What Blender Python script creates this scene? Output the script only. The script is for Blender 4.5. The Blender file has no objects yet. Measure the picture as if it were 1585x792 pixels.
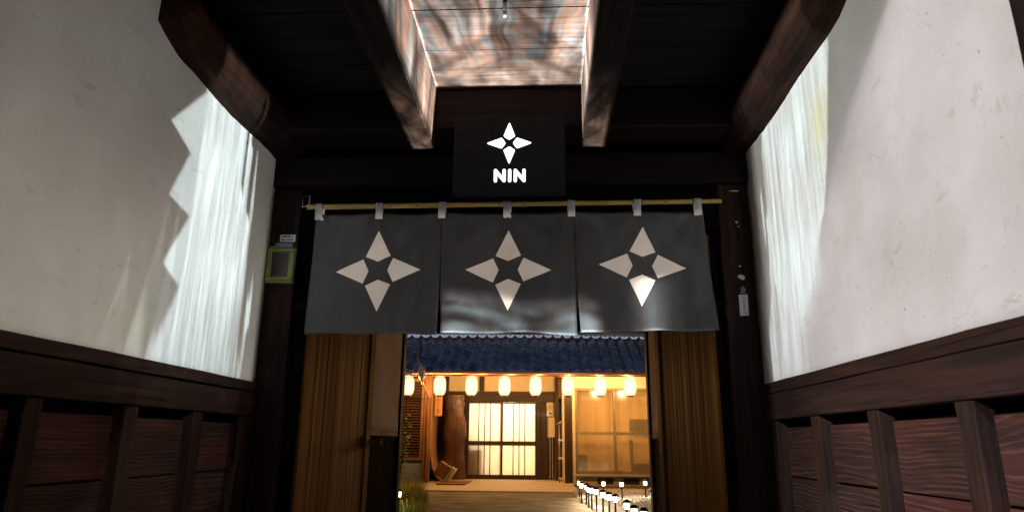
import bpy, bmesh, math, random
from mathutils import Vector, Matrix, noise as mnoise
S = bpy.context.scene
COL = S.collection
rnd = random.Random(7)
rad = math.radians

# ------------------------------------------------------------------ camera
YAW, PITCH, ROLL = rad(3.0076), rad(15.513), rad(0.545)
fw = Vector((-math.sin(YAW) * math.cos(PITCH), math.cos(YAW) * math.cos(PITCH), math.sin(PITCH)))
rt = Vector((math.cos(YAW), math.sin(YAW), 0)); up = rt.cross(fw)
r2 = math.cos(ROLL) * rt + math.sin(ROLL) * up
u2 = -math.sin(ROLL) * rt + math.cos(ROLL) * up
cd = bpy.data.cameras.new('camera'); cam = bpy.data.objects.new('camera', cd); COL.objects.link(cam)
cam.matrix_world = Matrix(((r2.x, u2.x, -fw.x, 0), (r2.y, u2.y, -fw.y, 0), (r2.z, u2.z, -fw.z, 1.0), (0, 0, 0, 1)))
cd.sensor_width = 36; cd.lens = 23.61; cd.clip_start = .05; cd.clip_end = 500
cd.dof.use_dof = True; cd.dof.focus_distance = 5.2; cd.dof.aperture_fstop = 3.2
S.camera = cam

# ------------------------------------------------------------------ world, moon, exposure
SUN_EL, SUN_ROT = 17, 12                   # a cool moon high behind the camera
w = bpy.data.worlds.new('World'); S.world = w; w.use_nodes = True
wn = w.node_tree.nodes; wl = w.node_tree.links
sky = wn.new('ShaderNodeTexSky'); sky.sky_type = 'NISHITA'; sky.sun_disc = False
sky.sun_elevation = rad(SUN_EL); sky.sun_rotation = rad(180 + SUN_ROT); sky.ozone_density = 6; sky.dust_density = .2
wl.new(sky.outputs[0], wn['Background'].inputs[0]); wn['Background'].inputs[1].default_value = .0045
sd = bpy.data.lights.new('moon', 'SUN'); sd.energy = 1.5; sd.angle = rad(.5); sd.color = (.70, .78, 1)
so = bpy.data.objects.new('moon', sd); COL.objects.link(so)
so.rotation_euler = Vector((math.sin(rad(SUN_ROT)) * math.cos(rad(SUN_EL)), math.cos(rad(SUN_ROT)) * math.cos(rad(SUN_EL)), -math.sin(rad(SUN_EL)))).to_track_quat('-Z', 'Y').to_euler()
vs = S.view_settings; S.display_settings.display_device = 'sRGB'
vs.view_transform = 'Standard'; vs.look = 'None'; vs.exposure = 0; vs.gamma = 1; vs.use_curve_mapping = False
S.cycles.use_denoising = True; S.cycles.max_bounces = 8; S.cycles.transparent_max_bounces = 12
S.cycles.sample_clamp_indirect = 6; S.cycles.use_light_tree = True

# ------------------------------------------------------------------ node expression helper
class X:
    """a value in a node tree with arithmetic"""
    def __init__(s, nt, k): s.nt = nt; s.k = k
    def put(s, inp, v):
        if isinstance(v, X): s.nt.links.new(v.k, inp)
        else: inp.default_value = v
    def m(s, op, *a, clamp=False):
        n = s.nt.nodes.new('ShaderNodeMath'); n.operation = op; n.use_clamp = clamp
        for i, v in enumerate((s,) + a): s.put(n.inputs[i], v)
        return X(s.nt, n.outputs[0])
    def __add__(s, o): return s.m('ADD', o)
    __radd__ = __add__
    def __mul__(s, o): return s.m('MULTIPLY', o)
    __rmul__ = __mul__
    def __sub__(s, o): return s.m('SUBTRACT', o)
    def __rsub__(s, o): return (s * -1.0) + o
    def __truediv__(s, o): return s.m('DIVIDE', o)
    def abs(s): return s.m('ABSOLUTE')
    def max(s, o): return s.m('MAXIMUM', o)
    def min(s, o): return s.m('MINIMUM', o)
    def pow(s, o): return s.m('POWER', o)
    def step(s, a, b, lo=0., hi=1.):
        n = s.nt.nodes.new('ShaderNodeMapRange'); n.interpolation_type = 'SMOOTHSTEP'
        for i, v in zip((0, 1, 2, 3, 4), (s, a, b, lo, hi)): s.put(n.inputs[i], v)
        return X(s.nt, n.outputs[0])
    def curve(s, pts, x0, x1):
        """piecewise linear y(x), values within 0..1 after scaling by the caller"""
        t = s.m('SUBTRACT', x0).m('DIVIDE', x1 - x0, clamp=True)
        n = s.nt.nodes.new('ShaderNodeFloatCurve'); c = n.mapping.curves[0]
        pp = sorted(((x - x0) / (x1 - x0), y) for x, y in pts)
        while len(c.points) < len(pp): c.points.new(.5, .5)
        for q, p in zip(c.points, pp): q.location = p; q.handle_type = 'VECTOR'
        n.mapping.update(); s.nt.links.new(t.k, n.inputs['Value'])
        return X(s.nt, n.outputs[0])

def vec(nt, x, y, z):
    n = nt.nodes.new('ShaderNodeCombineXYZ'); h = X(nt, None)
    for i, v in enumerate((x, y, z)): h.put(n.inputs[i], v)
    return n.outputs[0]
def noi(nt, v, scale=1., detail=3., rough=.5, dist=0.):
    n = nt.nodes.new('ShaderNodeTexNoise'); nt.links.new(v, n.inputs['Vector'])
    n.inputs['Scale'].default_value = scale; n.inputs['Detail'].default_value = detail
    n.inputs['Roughness'].default_value = rough; n.inputs['Distortion'].default_value = dist
    return X(nt, n.outputs[0])
def mixc(nt, f, a, b, mode='MIX'):
    n = nt.nodes.new('ShaderNodeMix'); n.data_type = 'RGBA'; n.blend_type = mode; h = X(nt, None)
    h.put(n.inputs[0], f)
    for i, v in ((6, a), (7, b)):
        if isinstance(v, tuple): n.inputs[i].default_value = (*v, 1)
        else: nt.links.new(v.k if isinstance(v, X) else v, n.inputs[i])
    return n.outputs[2]
def ramp(nt, f, stops):
    n = nt.nodes.new('ShaderNodeValToRGB'); nt.links.new(f.k, n.inputs[0])
    e = n.color_ramp.elements
    while len(e) < len(stops): e.new(.5)
    for q, (p, c) in zip(e, stops): q.position = p; q.color = (*c, 1)
    return n.outputs[0]

# ------------------------------------------------------------------ projectors (slide lamps behind and below the frame)
def projector(name, loc, aim, angle, energy, fn, size=.012):
    d = bpy.data.lights.new(name, 'SPOT'); d.energy = energy; d.spot_size = rad(angle); d.spot_blend = .08; d.shadow_soft_size = size
    o = bpy.data.objects.new(name, d); COL.objects.link(o); o.location = loc
    o.rotation_euler = (Vector(aim) - Vector(loc)).to_track_quat('-Z', 'Y').to_euler()
    d.use_nodes = True; nt = d.node_tree; nt.nodes.clear()
    g = nt.nodes.new('ShaderNodeNewGeometry'); sp = nt.nodes.new('ShaderNodeSeparateXYZ')
    nt.links.new(g.outputs['Incoming'], sp.inputs[0])
    dx, dy, dz = (X(nt, sp.outputs[i]) for i in range(3))
    col, st = fn(nt, dx, dy, dz, loc)
    em = nt.nodes.new('ShaderNodeEmission'); out = nt.nodes.new('ShaderNodeOutputLight')
    nt.links.new(col, em.inputs[0]); nt.links.new(st.k, em.inputs[1]); nt.links.new(em.outputs[0], out.inputs[0])
    return o

def hit(nt, dx, dy, dz, loc, axis, plane):
    """keystone correction: where the beam meets the wall, and the gain that keeps the picture even there"""
    d = (dx, dy, dz)[axis]
    t = ((d * 0. + (plane - loc[axis])) / d)
    ok = t.step(0., .01)
    t = t.max(0.).min(12.)
    p = [q * t + loc[i] for i, q in enumerate((dx, dy, dz))]
    return p, (t * t / d.abs().max(.12)) * ok

def left_slide(nt, dx, dy, dz, loc):
    p, gain = hit(nt, dx, dy, dz, loc, 0, -2.2)
    y, z = p[1], p[2]
    far = 4.86 - (z - 1.42) * .105
    wob = noi(nt, vec(nt, y * 9., z * .8, 0.), 1, 2) - .5
    jag = noi(nt, vec(nt, (y * 26.).m('FLOOR') * 1.7, z * .7, 70.), 1, 0)
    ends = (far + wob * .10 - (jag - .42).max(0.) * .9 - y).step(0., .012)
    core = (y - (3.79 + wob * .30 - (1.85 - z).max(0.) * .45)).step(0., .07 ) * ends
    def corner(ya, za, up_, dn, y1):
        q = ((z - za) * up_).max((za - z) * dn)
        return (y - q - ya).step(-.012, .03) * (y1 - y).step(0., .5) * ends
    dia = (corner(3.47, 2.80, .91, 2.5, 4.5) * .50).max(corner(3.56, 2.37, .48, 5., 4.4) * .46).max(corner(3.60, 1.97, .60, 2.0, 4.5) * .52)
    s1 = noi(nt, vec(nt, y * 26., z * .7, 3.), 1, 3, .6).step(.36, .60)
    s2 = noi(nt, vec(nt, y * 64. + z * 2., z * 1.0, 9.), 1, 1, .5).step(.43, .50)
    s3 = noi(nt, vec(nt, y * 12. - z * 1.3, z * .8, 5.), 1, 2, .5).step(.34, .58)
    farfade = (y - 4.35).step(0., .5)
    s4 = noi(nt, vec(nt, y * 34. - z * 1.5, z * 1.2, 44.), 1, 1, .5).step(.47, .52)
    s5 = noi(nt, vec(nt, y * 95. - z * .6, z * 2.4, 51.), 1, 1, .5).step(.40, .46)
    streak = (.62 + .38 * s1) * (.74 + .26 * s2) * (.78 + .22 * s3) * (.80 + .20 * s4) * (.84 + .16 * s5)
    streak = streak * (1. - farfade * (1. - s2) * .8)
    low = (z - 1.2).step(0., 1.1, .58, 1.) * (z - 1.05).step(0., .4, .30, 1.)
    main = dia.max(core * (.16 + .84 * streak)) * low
    # translucent upright spikes nearer the camera
    soft = noi(nt, vec(nt, y * 7. + z * 1.2, z * .7, 1.), 1, 2)
    def spike(ya, za, slope, lean, edge=.03):
        d = (y - (ya + (za - z) * lean)).abs()
        return ((za - z) * slope - d).step(0., edge)
    faint = spike(3.32, 2.06, .20, -.10) * .20 + spike(2.98, 2.45, .16, .04, .08) * .055 + spike(3.60, 2.50, .12, -.10) * .16 + spike(3.70, 2.60, .09, -.02) * .18 + spike(3.50, 1.95, .28, -.1, .1) * .16
    faint = faint * (1. - core * .8) * (.7 + .6 * soft)
    tot = (main * 1.42 + faint * 1.25 * (z - 1.1).step(0., .35, .05, 1.)).max((.050 + (3.0 - z).step(0., 1.6) * .15 * (.7 + soft * .6)) * (z - 1.1).step(0., .35, .05, 1.))
    g = noi(nt, vec(nt, y * 4., z * 2., 7.), 1, 1).step(.4, .6) * (1. - ((y - 3.35).abs() * 3.).min(1.)) * (2.0 - z).step(0., .3)
    col = mixc(nt, (main * 2.5 + faint).min(1.), (.98, .955, .84), (.80, .955, 1.0))
    col = mixc(nt, g * .8, col, (.95, .98, .72))
    edge = (3.5 - z).step(0., .12) * (y - 1.9).step(0., .6) * (z - .2).step(0., .6) * (5.0 - y).step(0., .04)
    return col, tot * gain * edge

def right_slide(nt, dx, dy, dz, loc):
    p, gain = hit(nt, dx, dy, dz, loc, 0, 1.585)
    y, z = p[1], p[2]
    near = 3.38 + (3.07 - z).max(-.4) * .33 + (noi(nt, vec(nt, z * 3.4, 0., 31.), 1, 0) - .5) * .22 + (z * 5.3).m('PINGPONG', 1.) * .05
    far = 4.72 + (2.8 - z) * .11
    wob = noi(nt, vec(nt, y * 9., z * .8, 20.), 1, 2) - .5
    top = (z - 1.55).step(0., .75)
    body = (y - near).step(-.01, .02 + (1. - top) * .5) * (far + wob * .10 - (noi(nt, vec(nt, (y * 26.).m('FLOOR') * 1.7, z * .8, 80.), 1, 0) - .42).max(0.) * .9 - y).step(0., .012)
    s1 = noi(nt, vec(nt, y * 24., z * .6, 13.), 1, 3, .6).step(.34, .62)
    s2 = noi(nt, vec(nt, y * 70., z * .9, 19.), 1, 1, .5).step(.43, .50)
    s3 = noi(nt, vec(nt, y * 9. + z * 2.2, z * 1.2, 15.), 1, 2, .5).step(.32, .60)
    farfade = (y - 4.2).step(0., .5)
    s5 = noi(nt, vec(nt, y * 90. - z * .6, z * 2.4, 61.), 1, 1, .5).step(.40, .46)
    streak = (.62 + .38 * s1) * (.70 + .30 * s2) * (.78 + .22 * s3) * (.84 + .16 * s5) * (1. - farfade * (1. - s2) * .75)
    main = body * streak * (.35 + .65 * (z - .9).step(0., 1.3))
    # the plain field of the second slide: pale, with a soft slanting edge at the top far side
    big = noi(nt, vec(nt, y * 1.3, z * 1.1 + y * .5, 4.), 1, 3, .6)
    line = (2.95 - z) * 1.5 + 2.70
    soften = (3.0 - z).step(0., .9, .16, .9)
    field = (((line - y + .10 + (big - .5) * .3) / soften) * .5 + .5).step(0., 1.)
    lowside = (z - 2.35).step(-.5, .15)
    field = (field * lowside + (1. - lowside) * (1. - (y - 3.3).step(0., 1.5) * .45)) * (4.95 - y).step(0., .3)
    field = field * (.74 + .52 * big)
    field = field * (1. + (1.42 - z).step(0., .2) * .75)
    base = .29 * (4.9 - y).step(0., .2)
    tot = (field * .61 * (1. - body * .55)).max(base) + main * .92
    blob = (((y - 3.60).pow(2.) * 70. + (z - 2.80).pow(2.) * 32.).m('MULTIPLY', -1.).m('EXPONENT')) * body
    c1 = mixc(nt, (main * 1.3).min(1.), (.975, .945, 1.0), (.84, .98, 1.))
    c2 = mixc(nt, blob * .75, c1, (.92, .98, .52))
    shade = mixc(nt, (field * 3.).max(main * 3.).min(1.), (.86, .90, .79), (1., 1., 1.))
    c3 = mixc(nt, 1.0, c2, shade, 'MULTIPLY')
    return c3, tot * gain * (3.48 - z).step(0., .12)

def ceiling_slide(nt, dx, dy, dz, loc):
    p, gain = hit(nt, dx, dy, dz, loc, 2, 3.1)
    x, y = p[0], p[1]
    cx = x + .28
    half = (y.step(3.0, 3.5, .545, .712))
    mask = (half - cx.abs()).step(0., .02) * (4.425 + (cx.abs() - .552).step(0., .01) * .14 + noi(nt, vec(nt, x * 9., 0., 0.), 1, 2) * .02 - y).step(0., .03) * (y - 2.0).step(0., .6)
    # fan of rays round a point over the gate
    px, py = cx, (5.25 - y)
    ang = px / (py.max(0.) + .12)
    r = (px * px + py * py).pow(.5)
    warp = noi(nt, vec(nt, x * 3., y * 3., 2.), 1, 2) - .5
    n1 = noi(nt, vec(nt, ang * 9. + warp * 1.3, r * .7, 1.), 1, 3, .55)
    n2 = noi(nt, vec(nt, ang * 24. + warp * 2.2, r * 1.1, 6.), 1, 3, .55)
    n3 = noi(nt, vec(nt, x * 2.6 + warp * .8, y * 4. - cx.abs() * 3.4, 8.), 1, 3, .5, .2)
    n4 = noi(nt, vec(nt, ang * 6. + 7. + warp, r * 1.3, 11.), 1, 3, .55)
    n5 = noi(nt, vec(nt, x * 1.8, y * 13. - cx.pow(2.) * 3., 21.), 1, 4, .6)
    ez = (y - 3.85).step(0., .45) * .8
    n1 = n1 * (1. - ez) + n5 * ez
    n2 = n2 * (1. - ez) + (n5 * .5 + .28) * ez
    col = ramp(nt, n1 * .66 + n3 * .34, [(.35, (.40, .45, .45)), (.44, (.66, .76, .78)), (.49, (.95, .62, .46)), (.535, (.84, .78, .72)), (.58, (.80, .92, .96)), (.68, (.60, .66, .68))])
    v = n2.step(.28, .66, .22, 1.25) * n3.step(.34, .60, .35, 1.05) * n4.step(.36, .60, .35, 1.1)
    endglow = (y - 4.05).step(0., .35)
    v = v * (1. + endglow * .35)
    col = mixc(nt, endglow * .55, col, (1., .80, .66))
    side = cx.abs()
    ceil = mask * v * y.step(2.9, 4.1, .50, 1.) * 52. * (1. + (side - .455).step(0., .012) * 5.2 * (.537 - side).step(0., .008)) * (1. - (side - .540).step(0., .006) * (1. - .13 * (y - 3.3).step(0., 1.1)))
    # spill that climbs the bottom of the curtain
    q, gain2 = hit(nt, dx, dy, dz, loc, 1, 4.85)
    hx, hz = q[0], q[2]
    sw = noi(nt, vec(nt, hx * 1.7, hz * 5.5 + hx * .8, 2.), 1, 2, .5, .5)
    lift = (hx + .28).abs()
    nm = (hz - 1.6).step(0., .05) * (2.16 - (hx + .05).pow(2.) * -.12 - sw * .18 - hz).step(0., .22) * (.60 + sw * .08 - (hx + .20).abs()).step(0., .16)
    spot = (((hx - .77).pow(2.) * 90.).m('MULTIPLY', -1.).m('EXPONENT')) * (2.22 - hz).step(0., .12) * (hz - 1.6).step(0., .05)
    nor = nm * sw.step(.34, .66, .08, 1.5) + spot * .7
    wash = (1.55 - (hx + .28).abs()).step(0., .1) * (hz - 1.7).step(0., .04) * (2.76 - hz).step(0., .05) * .050
    f = (nor + wash) * gain2
    c2 = mixc(nt, nor.min(1.), col, (.86, .95, .93))
    return c2, ceil * gain + f * 3.6

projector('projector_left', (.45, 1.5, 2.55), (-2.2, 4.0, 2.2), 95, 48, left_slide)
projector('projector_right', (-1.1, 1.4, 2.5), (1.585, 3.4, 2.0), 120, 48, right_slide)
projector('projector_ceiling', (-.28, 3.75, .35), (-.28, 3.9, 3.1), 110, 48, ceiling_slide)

# ------------------------------------------------------------------ mesh helpers
class MB:
    def __init__(s): s.v = []; s.f = []; s.M = None
    def _add(s, vs_, fs):
        o = len(s.v)
        s.v += [tuple(s.M @ Vector(q)) if s.M else tuple(q) for q in vs_]
        s.f += [tuple(i + o for i in q) for q in fs]
        return s
    def box(s, x0, x1, y0, y1, z0, z1):
        return s._add([(x0, y0, z0), (x1, y0, z0), (x1, y1, z0), (x0, y1, z0), (x0, y0, z1), (x1, y0, z1), (x1, y1, z1), (x0, y1, z1)],
                      [(0, 3, 2, 1), (4, 5, 6, 7), (0, 1, 5, 4), (1, 2, 6, 5), (2, 3, 7, 6), (3, 0, 4, 7)])
    def prism(s, pts, y0, y1):
        """outline in x-z, extruded along y"""
        n = len(pts)
        return s._add([(x, y0, z) for x, z in pts] + [(x, y1, z) for x, z in pts],
                      [tuple(range(n)), tuple(range(2 * n - 1, n - 1, -1))] + [(i, i + n, (i + 1) % n + n, (i + 1) % n) for i in range(n)])
    def timber(s, x0, x1, y0, y1, z0, z1, axis, n=12, amp=.006, seed=0):
        """an old beam: a bar in rings with uneven arrises"""
        r = random.Random(seed); lo = [x0, y0, z0]; hi = [x1, y1, z1]; a = axis; b, c = [i for i in range(3) if i != a]
        vs_ = []; ph = [r.uniform(0, 6.28) for _ in range(8)]
        for i in range(n + 1):
            t = i / n
            for k, (sb, sc) in enumerate(((0, 0), (1, 0), (1, 1), (0, 1))):
                q = [0, 0, 0]; q[a] = lo[a] + (hi[a] - lo[a]) * t
                wv = math.sin(t * 5 + ph[k]) * .6
                q[b] = (hi[b] if sb else lo[b]) + (r.uniform(-1, 1) * .5 + wv) * amp
                q[c] = (hi[c] if sc else lo[c]) + (r.uniform(-1, 1) * .5 + math.sin(t * 4 + ph[k + 4]) * .6) * amp
                vs_.append(tuple(q))
        fs = [(3, 2, 1, 0), tuple(4 * n + k for k in range(4))]
        for i in range(n):
            for k in range(4):
                fs.append((4 * i + k, 4 * i + (k + 1) % 4, 4 * i + 4 + (k + 1) % 4, 4 * i + 4 + k))
        return s._add(vs_, fs)
    def tube(s, pts, r, n=8, cap=True):
        pts = [Vector(p) for p in pts]; rs = r if isinstance(r, (list, tuple)) else [r] * len(pts)
        vs_ = []; prev = None
        for i, p in enumerate(pts):
            d = (pts[min(i + 1, len(pts) - 1)] - pts[max(i - 1, 0)]).normalized()
            if prev is None: prev = d.orthogonal().normalized()
            a = (prev - d * prev.dot(d)).normalized(); prev = a; b = d.cross(a)
            for k in range(n):
                t = 2 * math.pi * k / n; vs_.append(tuple(p + (a * math.cos(t) + b * math.sin(t)) * rs[i]))
        fs = [(i * n + k, i * n + (k + 1) % n, (i + 1) * n + (k + 1) % n, (i + 1) * n + k) for i in range(len(pts) - 1) for k in range(n)]
        if cap: fs += [tuple(range(n - 1, -1, -1)), tuple((len(pts) - 1) * n + k for k in range(n))]
        return s._add(vs_, fs)
    def lathe(s, prof, cx=0, cy=0, n=16):
        """profile of (radius, z) turned round a vertical axis"""
        vs_ = [(cx + r_ * math.cos(2 * math.pi * k / n), cy + r_ * math.sin(2 * math.pi * k / n), z) for r_, z in prof for k in range(n)]
        fs = [(i * n + k, i * n + (k + 1) % n, (i + 1) * n + (k + 1) % n, (i + 1) * n + k) for i in range(len(prof) - 1) for k in range(n)]
        fs += [tuple(range(n - 1, -1, -1)), tuple((len(prof) - 1) * n + k for k in range(n))]
        return s._add(vs_, fs)
    def grid(s, fn, nu, nv):
        vs_ = [fn(i / nu, j / nv) for j in range(nv + 1) for i in range(nu + 1)]
        fs = [(j * (nu + 1) + i, j * (nu + 1) + i + 1, (j + 1) * (nu + 1) + i + 1, (j + 1) * (nu + 1) + i) for j in range(nv) for i in range(nu)]
        return s._add(vs_, fs)
    def mesh(s, name, origin=(0, 0, 0), smooth=False):
        me = bpy.data.meshes.new(name); o = origin
        me.from_pydata([(x - o[0], y - o[1], z - o[2]) for x, y, z in s.v], [], s.f); me.update()
        bm = bmesh.new(); bm.from_mesh(me); bmesh.ops.recalc_face_normals(bm, faces=bm.faces); bm.to_mesh(me); bm.free()
        if smooth:
            for p in me.polygons: p.use_smooth = True
        return me
    def build(s, name, mat, parent=None, smooth=False, bev=0, solid=0, label=None, origin=None):
        wo = wpos(parent) if parent else Vector((0, 0, 0))
        oo = Vector(origin) if origin else wo
        me = s.mesh(name, oo, smooth); me.materials.append(mat)
        o = bpy.data.objects.new(name, me); COL.objects.link(o); o.location = oo - wo
        if parent: o.parent = parent
        if solid: md = o.modifiers.new('solid', 'SOLIDIFY'); md.thickness = solid; md.offset = 0
        if bev: md = o.modifiers.new('bevel', 'BEVEL'); md.width = bev; md.segments = 2; md.limit_method = 'ANGLE'; md.angle_limit = rad(40)
        if label: o['label'] = label
        return o
def wpos(o):
    p = Vector((0, 0, 0))
    while o: p = p + Vector(o.location); o = o.parent
    return p
def piece(name, me, parent, loc, rot=(0, 0, 0), scale=(1, 1, 1)):
    o = bpy.data.objects.new(name, me); COL.objects.link(o); o.parent = parent; o.location = loc; o.rotation_euler = rot; o.scale = scale
    return o
def tag(o, label, cat, group=None, kind=None):
    o['label'] = label; o['category'] = cat
    if group: o['group'] = group
    if kind: o['kind'] = kind
    return o
def thing(name, label, cat, loc=(0, 0, 0), group=None):
    o = bpy.data.objects.new(name, None); o.empty_display_size = .1; COL.objects.link(o); o.location = loc
    return tag(o, label, cat, group)
def struct(o): o['kind'] = 'structure'; return o
def copy_tree(o, parent=None, loc=None):
    c = o.copy(); COL.objects.link(c)
    if parent: c.parent = parent
    if loc is not None: c.location = loc
    for ch in list(o.children): copy_tree(ch, c)
    return c
def mesh_from_text(body, size, name, mat, parent, loc, rot, depth=.0005):
    cu = bpy.data.curves.new(name, 'FONT'); cu.body = body; cu.size = size; cu.extrude = depth; cu.align_x = 'CENTER'; cu.align_y = 'CENTER'
    t = bpy.data.objects.new(name, cu); COL.objects.link(t)
    dg = bpy.context.evaluated_depsgraph_get(); me = bpy.data.meshes.new_from_object(t.evaluated_get(dg))
    bpy.data.objects.remove(t); bpy.data.curves.remove(cu)
    me.name = name; me.materials.clear(); me.materials.append(mat)
    o = bpy.data.objects.new(name, me); COL.objects.link(o)
    if parent: o.parent = parent
    o.location = loc; o.rotation_euler = rot
    return o

# ------------------------------------------------------------------ materials
def mat(name, color, rough=.6, spec=.5, metal=0., coat=0., emis=None, estr=0.):
    m = bpy.data.materials.new(name); m.use_nodes = True; b = m.node_tree.nodes['Principled BSDF']
    b.inputs['Base Color'].default_value = (*color, 1); b.inputs['Roughness'].default_value = rough
    b.inputs['Specular IOR Level'].default_value = spec; b.inputs['Metallic'].default_value = metal
    b.inputs['Coat Weight'].default_value = coat
    if emis: b.inputs['Emission Color'].default_value = (*emis, 1); b.inputs['Emission Strength'].default_value = estr
    return m
def ocoord(nt, rand=True):
    t = nt.nodes.new('ShaderNodeTexCoord'); v = t.outputs['Object']
    if rand:
        i = nt.nodes.new('ShaderNodeObjectInfo'); a = nt.nodes.new('ShaderNodeVectorMath'); a.operation = 'MULTIPLY_ADD'
        a.inputs[1].default_value = (1, 1, 1)
        sc = nt.nodes.new('ShaderNodeVectorMath'); sc.operation = 'SCALE'; sc.inputs[0].default_value = (31, 17, 23); nt.links.new(i.outputs['Random'], sc.inputs['Scale'])
        nt.links.new(v, a.inputs[0]); nt.links.new(sc.outputs[0], a.inputs[2]); v = a.outputs[0]
    return v
def scaled(nt, v, s):
    n = nt.nodes.new('ShaderNodeVectorMath'); n.operation = 'MULTIPLY'; n.inputs[1].default_value = s; nt.links.new(v, n.inputs[0]); return n.outputs[0]
def bump(nt, h, dist, strength=.5):
    b = nt.nodes['Principled BSDF']; n = nt.nodes.new('ShaderNodeBump'); n.inputs['Strength'].default_value = strength; n.inputs['Distance'].default_value = dist
    nt.links.new(h.k, n.inputs['Height']); nt.links.new(n.outputs[0], b.inputs['Normal'])
def noisy(name, c1, c2, scale=8., rough=.6, detail=5., bd=.002, spec=.4, rand=True, s=(1, 1, 1), lo=.35, hi=.65):
    m = mat(name, c1, rough, spec); nt = m.node_tree; b = nt.nodes['Principled BSDF']
    v = scaled(nt, ocoord(nt, rand), s); f = noi(nt, v, scale, detail, .6)
    nt.links.new(mixc(nt, f.step(lo, hi), c1, c2), b.inputs['Base Color'])
    if bd: bump(nt, f, bd)
    return m
def wood(name, dark, light, axis, k=40., rough=.55, bd=.002, spec=.4, blotch=None, lines=0., along=.05, dist=.4):
    """grain stretched along one axis, with blotches; lines > 0 adds raised weathered latewood lines"""
    m = mat(name, dark, rough, spec); nt = m.node_tree; b = nt.nodes['Principled BSDF']
    v0 = ocoord(nt); s = [k, k, k]; s[axis] = k * along
    v = scaled(nt, v0, tuple(s)); f = noi(nt, v, 1, 5, .62, dist)
    s2 = [2.2, 2.2, 2.2]; s2[axis] = .8
    big = noi(nt, scaled(nt, v0, tuple(s2)), 1, 3)
    c = mixc(nt, f.step(.32, .70), dark, light)
    if blotch: c = mixc(nt, big.step(.42, .68), c, mixc(nt, f.step(.3, .7), tuple(q * .55 for q in blotch), blotch))
    h = f
    s4 = [70., 70., 70.]; s4[axis] = 1.1
    chk = noi(nt, scaled(nt, v0, tuple(s4)), 1, 2, .5).step(.63, .70)
    c = mixc(nt, chk * .75, c, tuple(q * .25 for q in dark))
    s5 = [55., 55., 55.]; s5[axis] = 2.2
    scr = noi(nt, scaled(nt, v0, tuple(s5)), 1, 3, .6).step(.66, .74) * big.step(.45, .6)
    c = mixc(nt, scr * .5, c, tuple(min(1, q * 2.2 + .012) for q in light))
    h = h - chk * .8
    if lines:
        sp = nt.nodes.new('ShaderNodeSeparateXYZ'); nt.links.new(v0, sp.inputs[0]); zz = X(nt, sp.outputs[2])
        s3 = [6.5, 6.5, 6.5]; s3[axis] = 1.3
        w1 = noi(nt, scaled(nt, v0, tuple(s3)), 1, 2, .5, .2)
        fine = noi(nt, scaled(nt, v0, tuple([120 if i != axis else 2 for i in range(3)])), 1, 2)
        oi = nt.nodes.new('ShaderNodeObjectInfo'); rv = X(nt, oi.outputs['Random'])
        vk = nt.nodes.new('ShaderNodeTexVoronoi'); s6 = [.01, .01, .01]; s6[axis] = 1.5; s6[2] = 2.6; vk.inputs['Scale'].default_value = 1.; nt.links.new(scaled(nt, v0, tuple(s6)), vk.inputs['Vector'])
        kn = (X(nt, vk.outputs['Distance']).pow(2.) * -22.).m('EXPONENT')
        ring = ((zz * (rv * 110. + 190.) + w1 * 19. + fine * 3.6 + kn * 17. + big * 14.).m('SINE') * .5 + .5).pow(3.) * noi(nt, scaled(nt, v0, tuple([14 if i != axis else 3 for i in range(3)])), 1, 3).step(.3, .65)
        c = mixc(nt, ring * (.15 + big * .9) * lines, c, tuple(q * 2.4 + e for q, e in zip(light, (.028, .019, .014))))
        h = f * .4 + ring
    nt.links.new(c, b.inputs['Base Color'])
    nt.links.new(f.step(.2, .8, rough + .15, rough - .12).k, b.inputs['Roughness'])
    bump(nt, h, bd, .6)
    return m

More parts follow.
